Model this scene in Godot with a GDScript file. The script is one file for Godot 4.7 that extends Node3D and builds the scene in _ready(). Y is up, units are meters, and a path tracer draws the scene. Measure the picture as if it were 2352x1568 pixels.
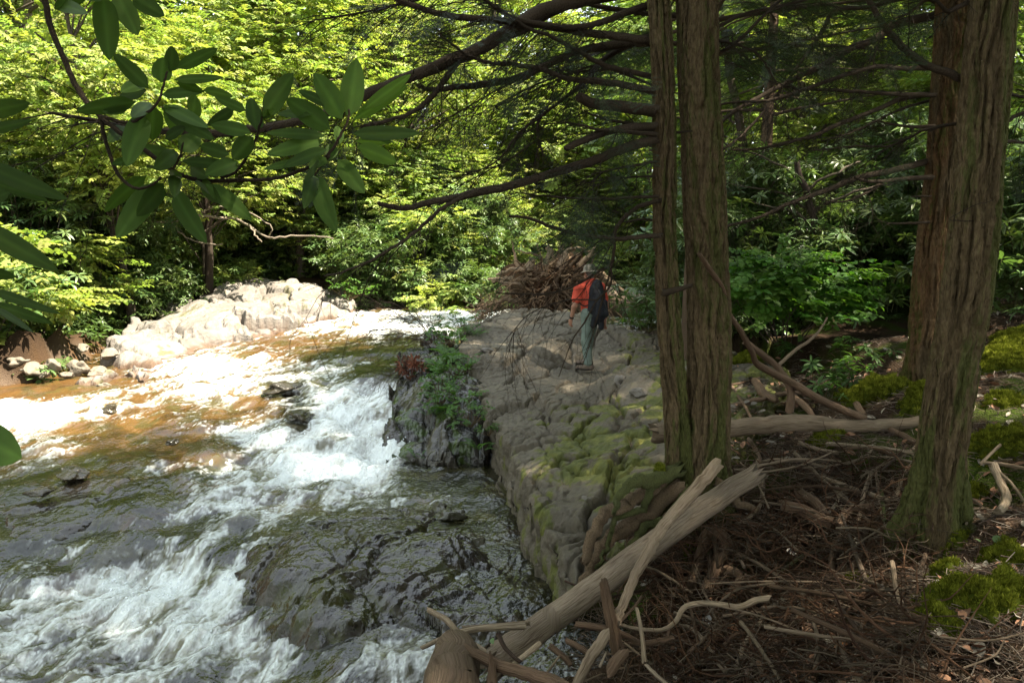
extends Node3D
# A rocky woodland creek in early summer: hemlocks, a bedrock slab with a hiker, a sunlit outcrop, rapids and a drift pile.

const EYE := Vector3(0, 1.7, 0)
const FOCAL := 1681.4
const TILT := 7.5

var R := RandomNumberGenerator.new()
var M := {}
var names := {}
var n1 := FastNoiseLite.new()
var n2 := FastNoiseLite.new()
var n3 := FastNoiseLite.new()
var nr := FastNoiseLite.new()
var ground: Field
var level: Field
var foam_f: Field
var amber_f: Field
var slab_f: Field
var beds := []
var sprig := {}

# ---------------------------------------------------------------- helpers
class Field:                                   # scattered values, spread over a grid, looked up smoothly
	var x0: float
	var z0: float
	var step: float
	var nx: int
	var nz: int
	var data := PackedFloat32Array()
	func _init(a: Vector2, b: Vector2, s: float):
		x0 = a.x; z0 = a.y; step = s
		nx = int((b.x - a.x) / s) + 2; nz = int((b.y - a.y) / s) + 2
		data.resize(nx * nz)
	func spread(p: Array, soft: float):        # p: [Vector3(x, value, z)]
		var n := p.size()
		var px := PackedFloat32Array(); var pz := PackedFloat32Array(); var pv := PackedFloat32Array(); var pe := PackedFloat32Array()
		for q in p:
			px.append(q.x); pz.append(q.z); pv.append(q.y)
			pe.append(pow(soft * (1.0 + 0.25 * Vector2(q.x, q.z).length()), 2))
		for j in nz:
			var z := z0 + j * step
			for i in nx:
				var x := x0 + i * step
				var sw := 0.0
				var sv := 0.0
				for k in n:
					var dx := px[k] - x
					var dz := pz[k] - z
					var w := 1.0 / (dx * dx + dz * dz + pe[k])
					w *= w
					sw += w
					sv += w * pv[k]
				data[j * nx + i] = sv / sw
		return self
	func at(x: float, z: float) -> float:
		var u := clampf((x - x0) / step, 0.0, nx - 1.001)
		var v := clampf((z - z0) / step, 0.0, nz - 1.001)
		var i := int(u); var j := int(v)
		u -= i; v -= j
		u = u * u * (3 - 2 * u) * 0.5 + u * 0.5
		v = v * v * (3 - 2 * v) * 0.5 + v * 0.5
		var k := j * nx + i
		return lerpf(lerpf(data[k], data[k + 1], u), lerpf(data[k + nx], data[k + nx + 1], u), v)

class MB:                                      # collects triangles for one mesh
	var v := PackedVector3Array()
	var n := PackedVector3Array()
	var uv := PackedVector2Array()
	var c := PackedColorArray()
	var ix := PackedInt32Array()
	func mesh() -> ArrayMesh:
		var a := []
		a.resize(Mesh.ARRAY_MAX)
		a[Mesh.ARRAY_VERTEX] = v; a[Mesh.ARRAY_NORMAL] = n; a[Mesh.ARRAY_TEX_UV] = uv; a[Mesh.ARRAY_INDEX] = ix
		if c.size() == v.size(): a[Mesh.ARRAY_COLOR] = c
		var m := ArrayMesh.new()
		m.add_surface_from_arrays(Mesh.PRIMITIVE_TRIANGLES, a)
		return m

func ray(px: float, py: float) -> Vector3:     # direction with unit depth
	var a := deg_to_rad(TILT)
	var x := (px - 1176.0) / FOCAL
	var y := (784.0 - py) / FOCAL
	return Vector3(x, y * cos(a) - sin(a), -y * sin(a) - cos(a))

func P(px: float, py: float, d: float) -> Vector3: return EYE + ray(px, py) * d

func G(px: float, py: float, y: float) -> Vector3:   # where that line of sight meets height y
	var r := ray(px, py)
	return EYE + r * ((y - EYE.y) / r.y)

func land(x: float, z: float) -> float:
	var h := ground.at(x, z)
	# hillsides beyond the mapped part of the valley
	if x < -11.0: h += 0.16 * pow(-11.0 - x, 1.25) * smoothstep(2.0, -10.0, z)
	if x > 7.0: h += 0.07 * pow(x - 7.0, 1.2)
	if z < -30.0: h += 0.03 * (-30.0 - z)
	var near := smoothstep(40.0, 6.0, absf(z))
	return h + near * (0.05 * n2.get_noise_2d(x * 1.3, z * 1.3) + 0.025 * n2.get_noise_2d(x * 6.0, z * 6.0))

func S(px: float, py: float, lift := 0.0) -> Vector3:   # the ground along a line of sight, drawn back by lift metres
	var r := ray(px, py)
	var d := 2.0
	while d < 40.0:
		var p := EYE + r * d
		if p.y < land(p.x, p.z): break
		d += 0.02 + d * 0.004
	return EYE + r * (d - lift)

func numbered(called: String) -> String:
	var k: int = names.get(called, 0)
	names[called] = k + 1
	return called if k == 0 else "%s_%03d" % [called, k]

func tag(o: Node, label: String, category := "", group := "", kind := ""):
	o.set_meta("label", label)
	if category: o.set_meta("category", category)
	if group: o.set_meta("group", group)
	if kind: o.set_meta("kind", kind)
	return o

func thing(called: String, label: String, category: String, at := Vector3.ZERO, group := "") -> Node3D:
	var o := Node3D.new()
	o.name = numbered(called)
	add_child(o)
	o.position = at
	return tag(o, label, category, group)

func put(called: String, mesh: Mesh, mat: Material, parent: Node = self) -> MeshInstance3D:
	var o := MeshInstance3D.new()
	o.name = numbered(called) if parent == self else called
	o.mesh = mesh
	o.material_override = mat
	parent.add_child(o, true)
	if parent is Node3D and parent != self:
		o.position = Vector3.ZERO
	return o

func local(pts: Array, o: Node3D) -> Array:
	var out := []
	var w := o.position
	if o.get_parent() is Node3D and o.get_parent() != self: w += o.get_parent().position
	for p in pts: out.append(p - w)
	return out

func many(called: String, mesh: Mesh, mat: Material, xf: Array, cols: Array, parent: Node = self) -> MultiMeshInstance3D:
	var mm := MultiMesh.new()
	mm.transform_format = MultiMesh.TRANSFORM_3D
	mm.use_colors = true
	mm.mesh = mesh
	mm.instance_count = xf.size()
	var b := PackedFloat32Array()
	b.resize(xf.size() * 16)
	var k := 0
	for i in xf.size():
		var t: Transform3D = xf[i]
		var q := t.basis
		b[k] = q.x.x; b[k + 1] = q.y.x; b[k + 2] = q.z.x; b[k + 3] = t.origin.x
		b[k + 4] = q.x.y; b[k + 5] = q.y.y; b[k + 6] = q.z.y; b[k + 7] = t.origin.y
		b[k + 8] = q.x.z; b[k + 9] = q.y.z; b[k + 10] = q.z.z; b[k + 11] = t.origin.z
		var c: Color = cols[i] if cols.size() else Color.WHITE
		b[k + 12] = c.r; b[k + 13] = c.g; b[k + 14] = c.b; b[k + 15] = 1.0
		k += 16
	mm.buffer = b
	var o := MultiMeshInstance3D.new()
	o.name = numbered(called) if parent == self else called
	o.multimesh = mm
	o.material_override = mat
	o.set_meta("kind", "stuff")
	parent.add_child(o, true)
	return o

func smooth_line(pts: Array, sub: int, jitter := 0.0) -> PackedVector3Array:
	var out := PackedVector3Array()
	var n := pts.size()
	for i in n - 1:
		var a: Vector3 = pts[maxi(i - 1, 0)]
		var b: Vector3 = pts[i]
		var c: Vector3 = pts[i + 1]
		var d: Vector3 = pts[mini(i + 2, n - 1)]
		for k in sub:
			var p := b.cubic_interpolate(c, a, d, float(k) / sub)
			if jitter > 0.0 and (i > 0 or k > 0): p += Vector3(R.randfn(), R.randfn(), R.randfn()) * jitter
			out.append(p)
	out.append(pts[n - 1])
	return out

# a round, tapering, slightly lumpy limb through pts
func tube(mb: MB, pts: PackedVector3Array, r0: float, r1: float, seg := 7, lump := 0.12, col := Color.WHITE, curve := 1.0):
	var n := pts.size()
	var base := mb.v.size()
	var t := (pts[1] - pts[0]).normalized()
	var u := t.cross(Vector3.UP if absf(t.y) < 0.9 else Vector3.RIGHT).normalized()
	var along := 0.0
	var ph := R.randf() * 100.0
	for k in n:
		t = (pts[mini(k + 1, n - 1)] - pts[maxi(k - 1, 0)])
		if t.length() < 1e-6: t = Vector3.UP
		t = t.normalized()
		u = (u - t * u.dot(t)).normalized()
		var w := t.cross(u)
		if k > 0: along += pts[k].distance_to(pts[k - 1])
		var f := float(k) / (n - 1)
		var rr := lerpf(r0, r1, pow(f, curve))
		for j in seg + 1:
			var an := TAU * (j % seg) / seg
			var dir := u * cos(an) + w * sin(an)
			var r := rr * (1.0 + lump * n1.get_noise_3d(ph + cos(an) * 60.0, along * 90.0 / (0.4 + rr * 20.0), sin(an) * 60.0) * 2.0)
			mb.v.append(pts[k] + dir * r)
			mb.n.append(dir)
			mb.uv.append(Vector2(float(j) / seg * maxf(1.0, roundf(rr * 30.0)), along * 4.0))
			var shade := 1.0 + 0.5 * n2.get_noise_3d(ph + an * 0.4, along * 3.0, rr * 9.0) if seg > 8 else 1.0
			mb.c.append(Color(col.r * shade, col.g * shade, col.b * shade))
	var row := seg + 1
	for k in n - 1:
		for j in seg:
			var a := base + k * row + j
			mb.ix.append_array(PackedInt32Array([a, a + row, a + 1, a + 1, a + row, a + row + 1]))
	if seg > 8 and lump > 0.09:                    # broken, not sawn
		for j in seg + 1:
			var q := 0.9 * n1.get_noise_2d((j % seg) * 70.0 + ph * 9.0, ph)
			mb.v[base + j] += (pts[0] - pts[1]).normalized() * r0 * (q * 2.2)
			mb.v[base + (n - 1) * row + j] += (pts[n - 1] - pts[n - 2]).normalized() * r1 * (q * 2.2)
	for e in 2:                                    # ends
		var k := 0 if e == 0 else n - 1
		var o := mb.v.size()
		var tt := (pts[0] - pts[1]).normalized() if e == 0 else (pts[n - 1] - pts[n - 2]).normalized()
		mb.v.append(pts[k] + tt * (r0 if e == 0 else r1) * 0.25)
		mb.n.append(tt); mb.uv.append(Vector2.ZERO); mb.c.append(col)
		for j in seg:
			mb.v.append(mb.v[base + k * row + j])
			mb.n.append((tt + mb.n[base + k * row + j] * 0.4).normalized()); mb.uv.append(mb.uv[base + k * row + j]); mb.c.append(col)
		for j in seg:
			var a := o + 1 + j
			var b := o + 1 + (j + 1) % seg
			mb.ix.append_array(PackedInt32Array([o, a, b] if e == 0 else [o, b, a]))

# a sheet of points, ny rows of nx, with its own normals
func sheet(v: PackedVector3Array, c: PackedColorArray, nx: int, nz: int, keep := PackedByteArray(), split := PackedByteArray()) -> ArrayMesh:
	var n := PackedVector3Array()
	n.resize(v.size())
	for j in nz:
		var jm := maxi(j - 1, 0) * nx
		var jp := mini(j + 1, nz - 1) * nx
		for i in nx:
			var dx := v[j * nx + mini(i + 1, nx - 1)] - v[j * nx + maxi(i - 1, 0)]
			var dz := v[jp + i] - v[jm + i]
			n[j * nx + i] = dz.cross(dx).normalized()
	var ix := [PackedInt32Array(), PackedInt32Array()]
	var has := keep.size() > 0
	var two := split.size() > 0
	for j in nz - 1:
		for i in nx - 1:
			var a := j * nx + i
			if has and not (keep[a] or keep[a + 1] or keep[a + nx] or keep[a + nx + 1]): continue
			var which := 0
			if two and split[a] + split[a + 1] + split[a + nx] + split[a + nx + 1] >= 2: which = 1
			ix[which].append_array(PackedInt32Array([a, a + 1, a + nx, a + 1, a + nx + 1, a + nx]))
	var m := ArrayMesh.new()
	for s in 2:
		if ix[s].is_empty(): continue
		var arr := []
		arr.resize(Mesh.ARRAY_MAX)
		arr[Mesh.ARRAY_VERTEX] = v; arr[Mesh.ARRAY_NORMAL] = n; arr[Mesh.ARRAY_COLOR] = c; arr[Mesh.ARRAY_INDEX] = ix[s]
		m.add_surface_from_arrays(Mesh.PRIMITIVE_TRIANGLES, arr)
	return m

func noise_tex(freq: float, oct: int, size := 512, type := FastNoiseLite.TYPE_SIMPLEX_SMOOTH, seed_ := 3, ramp: Gradient = null, sx := 1.0) -> Texture2D:
	var f := FastNoiseLite.new()
	f.noise_type = type
	f.frequency = freq
	f.fractal_octaves = oct
	f.fractal_gain = 0.55
	f.seed = seed_
	var im := f.get_seamless_image(size, size)
	if sx != 1.0:
		im.resize(size, maxi(16, int(size * sx)), Image.INTERPOLATE_CUBIC)
	if ramp:
		var o := Image.create(im.get_width(), im.get_height(), false, Image.FORMAT_RGB8)
		for y in im.get_height():
			for x in im.get_width():
				o.set_pixel(x, y, ramp.sample(im.get_pixel(x, y).r))
		im = o
	return ImageTexture.create_from_image(im)

func grad(a: Array) -> Gradient:
	var g := Gradient.new()
	var o := PackedFloat32Array(); var c := PackedColorArray()
	for q in a:
		o.append(q[0]); c.append(q[1].linear_to_srgb())
	g.offsets = o; g.colors = c
	return g

func mat(rough: float, spec := 0.5) -> StandardMaterial3D:
	var m := StandardMaterial3D.new()
	m.roughness = rough
	m.metallic_specular = spec
	m.vertex_color_use_as_albedo = true
	m.cull_mode = BaseMaterial3D.CULL_DISABLED
	return m

func tri(m: StandardMaterial3D, scale: float, tex: Texture2D, bump: Texture2D = null, relief := 1.0):
	m.uv1_triplanar = true
	m.uv1_world_triplanar = true
	m.uv1_scale = Vector3.ONE * scale
	if tex: m.albedo_texture = tex
	if bump:
		m.heightmap_enabled = true
		m.heightmap_texture = bump
		m.heightmap_scale = relief
	return m

func lin(r: float, g: float, b: float) -> Color: return Color(r, g, b)

func materials():
	n1.noise_type = FastNoiseLite.TYPE_SIMPLEX_SMOOTH; n1.frequency = 0.01; n1.fractal_octaves = 3; n1.seed = 11
	n2.noise_type = FastNoiseLite.TYPE_SIMPLEX_SMOOTH; n2.frequency = 1.0; n2.fractal_octaves = 4; n2.seed = 12
	n3.noise_type = FastNoiseLite.TYPE_SIMPLEX_SMOOTH; n3.frequency = 1.0; n3.fractal_octaves = 1; n3.seed = 13
	nr.noise_type = FastNoiseLite.TYPE_SIMPLEX_SMOOTH; nr.frequency = 1.0; nr.fractal_type = FastNoiseLite.FRACTAL_RIDGED; nr.fractal_octaves = 3; nr.seed = 14
	var grey := grad([[0.0, lin(0.55, 0.53, 0.5)], [0.45, lin(0.9, 0.9, 0.88)], [0.6, lin(0.75, 0.74, 0.7)], [1.0, lin(1, 1, 1)]])
	var speck := noise_tex(0.03, 5, 512, FastNoiseLite.TYPE_SIMPLEX_SMOOTH, 5, grey)
	var rough_b := noise_tex(0.02, 6, 512, FastNoiseLite.TYPE_SIMPLEX_SMOOTH, 6)
	M.rock = tri(mat(0.75, 0.4), 1.1, speck, rough_b, 1.8)
	M.wetrock = tri(mat(0.2, 0.5), 1.1, speck, rough_b, 2.0)
	M.streamrock = tri(mat(0.1, 0.5), 1.1, speck, rough_b, 1.2)
	M.soil = tri(mat(0.95, 0.2), 1.7, noise_tex(0.08, 5, 512, FastNoiseLite.TYPE_SIMPLEX_SMOOTH, 8, grad([[0.0, lin(0.35, 0.3, 0.25)], [0.5, lin(0.8, 0.75, 0.7)], [0.62, lin(1, 0.9, 0.8)], [1.0, lin(1, 1, 1)]])), noise_tex(0.06, 5, 512, FastNoiseLite.TYPE_SIMPLEX_SMOOTH, 9), 4.0)
	var bark_t := noise_tex(0.03, 5, 512, FastNoiseLite.TYPE_SIMPLEX_SMOOTH, 21, grad([[0.0, lin(0.4, 0.36, 0.32)], [0.5, lin(0.85, 0.8, 0.75)], [1.0, lin(1.0, 1.0, 1.0)]]))
	var fib := noise_tex(0.05, 4, 512, FastNoiseLite.TYPE_SIMPLEX_SMOOTH, 22)
	M.trunk = mat(0.9, 0.25)
	tri(M.trunk, 2.0, bark_t, rough_b, 3.0)
	M.trunk.uv1_scale = Vector3(5, 1.2, 5)
	M.bark = mat(0.9, 0.25)
	M.bark.albedo_texture = bark_t
	M.bark.heightmap_enabled = true; M.bark.heightmap_texture = fib; M.bark.heightmap_scale = 0.6
	# weathered wood: grain runs along the limb (v), so the pattern is fine across and long along
	var grain := noise_tex(0.045, 4, 512, FastNoiseLite.TYPE_SIMPLEX_SMOOTH, 24, grad([[0.0, lin(0.32, 0.27, 0.22)], [0.38, lin(0.7, 0.63, 0.55)], [0.5, lin(0.95, 0.9, 0.84)], [0.66, lin(0.68, 0.62, 0.54)], [1.0, lin(1, 0.98, 0.94)]]))
	M.wood = mat(0.8, 0.3)
	M.wood.albedo_texture = grain
	M.wood.uv1_scale = Vector3(0.6, 0.045, 1)
	M.wood.heightmap_enabled = true; M.wood.heightmap_texture = fib; M.wood.heightmap_scale = 0.8
	for q in [["leaf", 0.5, 1.0], ["rhodo", 0.36, 0.7], ["needle", 0.6, 0.6], ["moss", 0.95, 0.3], ["litter", 0.8, 0.15], ["big", 0.5, 0.8]]:
		var m := mat(q[1], 0.1 if q[0] == "moss" else (0.22 if q[0] == "big" else 0.45))
		m.backlight_enabled = true
		m.backlight = (Color(0.9, 1.0, 0.45) * q[2]).linear_to_srgb() if q[0] != "litter" else Color(0.2, 0.12, 0.05)
		M[q[0]] = m
	var rip := noise_tex(0.02, 5, 512, FastNoiseLite.TYPE_SIMPLEX_SMOOTH, 31)
	M.water = tri(mat(0.05, 0.5), 1.6, null, rip, 0.7)
	M.foam = tri(mat(0.5, 0.4), 2.6, noise_tex(0.06, 5, 512, FastNoiseLite.TYPE_SIMPLEX_SMOOTH, 33, grad([[0.0, lin(0.8, 0.82, 0.8)], [0.5, lin(0.95, 0.96, 0.95)], [1, lin(1, 1, 1)]])), rip, 1.6)
	M.drop = mat(0.2, 0.5)
	M.drop.albedo_color = Color(0.92, 0.94, 0.95)
	M.cloth = mat(0.85, 0.2)
	M.skin = mat(0.55, 0.4)

# ---------------------------------------------------------------- plants: the small repeated pieces
func leaf(mb: MB, o: Vector3, dir: Vector3, up: Vector3, length: float, width: float, droop: float, col: Color, seg := 3):
	var side := dir.cross(up).normalized()
	up = side.cross(dir).normalized()
	var b := mb.v.size()
	for k in seg + 1:
		var f := float(k) / seg
		var w := width * 0.5 * pow(sin(PI * clampf(0.04 + f * 0.94, 0, 1)), 0.75)
		var p := o + dir * length * f - up * droop * length * f * f
		var nn := (up + dir * droop * 2.0 * f).normalized()
		for s in 3:
			mb.v.append(p + side * w * (s - 1) + up * absf(s - 1) * w * 0.28)
			mb.n.append((nn - side * (s - 1) * 0.25).normalized())
			mb.uv.append(Vector2(s * 0.5, f))
			mb.c.append(col)
	for k in seg:
		for s in 2:
			var a := b + k * 3 + s
			mb.ix.append_array(PackedInt32Array([a, a + 3, a + 1, a + 1, a + 3, a + 4]))

func rnd(a: float) -> Vector3: return Vector3(R.randf_range(-a, a), R.randf_range(-a, a), R.randf_range(-a, a))

func make_sprigs():
	for kind in ["broad", "rhodo", "hem", "fern", "oval"]:
		sprig[kind] = []
		for variant in 3:
			var mb := MB.new()
			if kind == "broad":                  # a flat twig of toothed oval leaves, x is its length
				for i in 15:
					var f := i / 14.0
					var s := 1.0 if i % 2 else -1.0
					var d := (Vector3(0.7, 0, s * (1.0 - f * 0.6)) + rnd(0.3)).normalized()
					leaf(mb, Vector3(f * 0.34, 0, 0) + rnd(0.02), d, (Vector3.UP + rnd(0.55)).normalized(), R.randf_range(0.08, 0.115), R.randf_range(0.045, 0.062), R.randf_range(0.1, 0.4), Color.WHITE * R.randf_range(0.75, 1.15), 2)
			elif kind == "oval":                 # big rounded leaves in a layered flat spray
				for i in 9:
					var f := i / 8.0
					var s := 1.0 if i % 2 else -1.0
					var d := (Vector3(0.5, 0, s) + rnd(0.25)).normalized()
					leaf(mb, Vector3(f * 0.36, 0, 0), d, (Vector3.UP + rnd(0.3)).normalized(), R.randf_range(0.08, 0.12), R.randf_range(0.07, 0.09), 0.2, Color.WHITE * R.randf_range(0.8, 1.15), 3)
			elif kind == "rhodo":                # a whorl of long leathery leaves round an upright shoot
				for i in 10:
					var an := TAU * i / 10.0 + R.randf() * 0.5
					var lift := R.randf_range(-0.35, 0.45)
					var d := Vector3(cos(an), lift, sin(an)).normalized()
					leaf(mb, Vector3(0, R.randf() * 0.03, 0) + d * 0.02, d, (Vector3.UP + rnd(0.25)).normalized(), R.randf_range(0.11, 0.16), R.randf_range(0.032, 0.045), R.randf_range(0.1, 0.4), Color.WHITE * R.randf_range(0.75, 1.2), 3)
				tube(mb, PackedVector3Array([Vector3(0, -0.14, 0), Vector3(0, 0.02, 0)]), 0.004, 0.004, 4, 0, Color(0.5, 0.35, 0.2))
			elif kind == "hem":                  # a flat spray of short needles
				for i in 20:
					var f := i / 19.0
					var s := 1.0 if i % 2 else -1.0
					var len := 0.17 * (1.0 - 0.75 * f) + 0.03
					var o := Vector3(f * 0.42, -0.05 * f * f, 0)
					var d := (Vector3(0.75, R.randf_range(-0.25, 0.05), s * 0.8)).normalized()
					var tw := d.cross(Vector3.UP).normalized()
					for k in 22:
						var g := k / 21.0
						var ss := 1.0 if k % 2 else -1.0
						var p := o + d * len * g
						var q := (tw * ss + d * 0.45 + Vector3(0, R.randf_range(-0.2, 0.2), 0)).normalized() * 0.016
						var wd := d * 0.0024
						var b := mb.v.size()
						for e in [p - wd, p + wd, p + q + wd * 0.6, p + q - wd * 0.6]:
							mb.v.append(e); mb.n.append((Vector3.UP + rnd(0.3)).normalized()); mb.uv.append(Vector2.ZERO); mb.c.append(Color.WHITE * R.randf_range(0.7, 1.2))
						mb.ix.append_array(PackedInt32Array([b, b + 1, b + 2, b, b + 2, b + 3] if ss > 0 else [b, b + 2, b + 1, b, b + 3, b + 2]))
					tube(mb, PackedVector3Array([o, o + d * len]), 0.0012, 0.0006, 3, 0, Color(0.8, 0.5, 0.3))
			else:                                # an arching fern frond
				for i in 16:
					var f := i / 15.0
					var o := Vector3(f * 0.5, 0.28 * f - 0.36 * f * f, 0)
					for s in [-1.0, 1.0]:
						leaf(mb, o, Vector3(0.35, -0.1, s).normalized(), Vector3.UP, 0.12 * sin(PI * (0.15 + 0.83 * f)) + 0.01, 0.024, 0.15, Color.WHITE * R.randf_range(0.85, 1.1), 2)
			for k in mb.c.size(): mb.c[k].a = 1.0
			sprig[kind].append(mb.mesh())

# ---------------------------------------------------------------- the lie of the land
func survey():
	# creek surface: px, py, height, foam, amber of the bed
	var w := [
		[1450, 665, -0.12, 0.25, 0.3], [1480, 740, -0.2, 0.4, 0.3], [1150, 690, -0.2, 0.2, 0.8], [1000, 720, -0.2, 0.75, 0.8], [900, 752, -0.22, 0.8, 0.8], [950, 700, -0.2, 0.3, 1], [820, 742, -0.22, 0.6, 0.9],
		[850, 795, -0.27, 0.1, 0.4], [780, 800, -0.27, 0.08, 0.5], [700, 785, -0.29, 0.25, 1], [600, 805, -0.33, 0.35, 1], [520, 830, -0.4, 0.78, 0.8], [640, 850, -0.45, 0.5, 0.8], [480, 880, -0.5, 0.6, 0.7], [760, 850, -0.43, 0.6, 0.3],
		[840, 850, -0.42, 0.2, 0.1], [690, 930, -0.62, 0.4, 0.3], [780, 930, -0.65, 0.9, 0.2], [860, 910, -0.6, 0.85, 0.2], [870, 1000, -0.85, 0.9, 0.2], [750, 1000, -0.8, 0.75, 0.2], [620, 1000, -0.78, 0.75, 0.3], [600, 950, -0.68, 0.35, 0.8],
		[400, 950, -0.62, 0.28, 1], [300, 915, -0.58, 0.45, 1], [150, 890, -0.57, 0.0, 1], [30, 885, -0.57, 0.0, 1], [-150, 880, -0.57, 0, 1], [40, 948, -0.64, 0.85, 0.9], [180, 938, -0.62, 0.7, 0.9], [330, 900, -0.54, 0.45, 1], [200, 1000, -0.7, 0.12, 1],
		[100, 1030, -0.76, 0.55, 0.8], [450, 1030, -0.77, 0.1, 0.8], [300, 1040, -0.77, 0.12, 0.8], [150, 1100, -0.86, 0.05, 0.4], [50, 1200, -1.0, 0.08, 0.25], [300, 1150, -0.9, 0.15, 0.3], [420, 1085, -0.87, 0.4, 0.4], [550, 1085, -0.95, 0.55, 0.3],
		[700, 1075, -0.98, 0.98, 0.2], [860, 1085, -1.02, 0.95, 0.2], [560, 1150, -1.0, 0.65, 0.3], [450, 1200, -1.03, 0.45, 0.3], [250, 1250, -1.1, 0.35, 0.2], [100, 1320, -1.16, 0.3, 0.2], [800, 1150, -1.03, 0.5, 0.35], [960, 1090, -1.03, 0.14, 0.1],
		[1080, 1090, -1.03, 0.05, 0.05], [1100, 1200, -1.06, 0.1, 0.1], [650, 1180, -1.03, 0.55, 0.4], [550, 1255, -1.07, 0.4, 0.2], [480, 1330, -1.15, 0.55, 0.2], [520, 1375, -1.32, 1, 0.2], [400, 1360, -1.27, 0.95, 0.2], [250, 1345, -1.25, 0.85, 0.25],
		[150, 1420, -1.3, 0.6, 0.3], [400, 1450, -1.32, 0.75, 0.4], [50, 1400, -1.29, 0.5, 0.25], [100, 1530, -1.35, 0.45, 0.3], [300, 1540, -1.35, 0.55, 0.4], [540, 1470, -1.33, 0.8, 0.3], [580, 1290, -1.02, 0.08, 0.15], [650, 1230, -1.0, 0.12, 0.15],
		[800, 1250, -1.0, 0.1, 0.12], [700, 1350, -1.05, 0.08, 0.1], [610, 1400, -1.17, 0.12, 0.12], [900, 1350, -1.08, 0.15, 0.1], [1000, 1310, -1.08, 0.5, 0.1], [1200, 1350, -1.12, 0.05, 0.05], [800, 1450, -1.15, 0.1, 0.1], [700, 1540, -1.28, 0.3, 0.15],
		[900, 1500, -1.2, 0.55, 0.12], [950, 1400, -1.14, 0.15, 0.1], [1100, 1450, -1.16, 0.15, 0.08], [600, 1560, -1.34, 0.55, 0.2], [1000, 1230, -1.02, 0.12, 0.1], [300, 1700, -1.4, 0.5, 0.2], [900, 1750, -1.4, 0.4, 0.1]]
	var lv := []; var fo := []; var am := []; var bed := []
	for q in w:
		var p := G(q[0], q[1], q[2])
		lv.append(p); fo.append(Vector3(p.x, q[3], p.z)); am.append(Vector3(p.x, q[4], p.z)); bed.append(Vector3(p.x, q[2] - 0.35, p.z))
	for q in [Vector3(2, -0.05, -45), Vector3(6, 0.0, -60), Vector3(-1.5, -0.15, -32), Vector3(-12, -1.45, 0), Vector3(-5, -1.5, 0), Vector3(-9, -1.5, 4)]:
		lv.append(q); bed.append(q - Vector3(0, 0.35, 0)); fo.append(Vector3(q.x, 0.3, q.z)); am.append(Vector3(q.x, 0.4, q.z))
	level = Field.new(Vector2(-16, -64), Vector2(9, 4), 0.2).spread(lv, 0.09)
	foam_f = Field.new(Vector2(-13, -45), Vector2(5, 0), 0.12).spread(fo, 0.03)
	amber_f = Field.new(Vector2(-13, -45), Vector2(5, 0), 0.2).spread(am, 0.05)
	# dry land
	for q in [
		[2352, 1568, 0.06], [2250, 1480, 0.08], [2180, 1568, 0.0], [2150, 1440, 0.12], [2170, 1300, 0.14], [2300, 1330, 0.16], [2060, 1420, -0.2], [2050, 1300, -0.28], [1900, 1568, -0.28], [1750, 1568, -0.45], [1600, 1568, -0.65], [1400, 1568, -0.95],
		[1300, 1540, -1.15], [1330, 1400, -1.05], [1400, 1330, -0.9], [1700, 1450, -0.55], [1950, 1450, -0.36], [1850, 1300, -0.38], [1600, 1330, -0.66], [1500, 1240, -0.55], [1560, 1180, -0.25], [1620, 1112, 0.0], [1700, 1120, 0.0], [1700, 1220, -0.34],
		[1900, 1150, -0.14], [2100, 1190, 0.0], [2190, 1180, 0.04], [2320, 1180, 0.14], [1800, 1050, 0.02], [2000, 1000, 0.12], [2300, 1000, 0.3], [2200, 900, 0.42], [1900, 920, 0.16], [1750, 860, 0.05], [1780, 960, 0.02], [2090, 885, 0.32], [2350, 880, 0.5], [2000, 780, 0.4], [1800, 770, 0.15],
		[2200, 780, 0.6], [1700, 740, 0.1], [1600, 700, 0.1], [1900, 720, 0.55], [2300, 720, 0.9], [1580, 655, 0.1], [2600, 1000, 0.5], [2600, 1500, 0.3],
		[-50, 845, -0.5], [60, 835, -0.45], [150, 845, -0.5], [250, 850, -0.52], [200, 815, -0.45], [60, 790, -0.1], [200, 770, -0.1], [-100, 780, 0.2], [-200, 830, -0.2], [270, 740, 0.1], [60, 740, 0.4], [350, 690, 0.2], [150, 690, 0.7],
		[450, 655, 0.45], [570, 643, 0.55], [700, 637, 0.6], [800, 645, 0.4], [850, 690, -0.02], [950, 680, 0.0], [1050, 675, 0.0], [900, 640, 0.6], [1050, 640, 0.6], [600, 615, 0.85], [800, 612, 0.85], [1250, 640, 0.2], [1120, 650, 0.3]]:
		bed.append(G(q[0], q[1], q[2]))
	for q in [[600, 700, 0.2], [400, 755, -0.1], [330, 800, -0.3], [700, 690, 0.22], [550, 740, 0.02], [500, 700, 0.2], [760, 700, 0.1], [650, 670, 0.4], [540, 665, 0.45], [720, 655, 0.45], [450, 690, 0.2], [650, 730, 0.0]]:
		bed.append(G(q[0], q[1], q[2]) - Vector3(0, 0.55, 0))
	for q in [Vector3(3, 0.3, 0), Vector3(0.9, 0.0, -0.5), Vector3(-1.2, -0.4, -1), Vector3(2, 0.1, 3), Vector3(-2, -0.6, 4), Vector3(6, 0.6, 0), Vector3(8, 0.9, -6), Vector3(9, 1.2, -14), Vector3(8, 1.2, -24), Vector3(12, 2, -35), Vector3(-4, 1.6, -36), Vector3(-12, 2.2, -34), Vector3(-18, 2.5, -20), Vector3(-15, 1.0, -12), Vector3(-13, 0.4, -7), Vector3(-14, 0.4, 2), Vector3(0.6, -1.3, -7.5), Vector3(0.8, -1.2, -10), Vector3(1.4, -0.9, -12)]:
		bed.append(q)
	ground = Field.new(Vector2(-20, -45), Vector2(14, 5), 0.2).spread(bed, 0.06)

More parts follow.
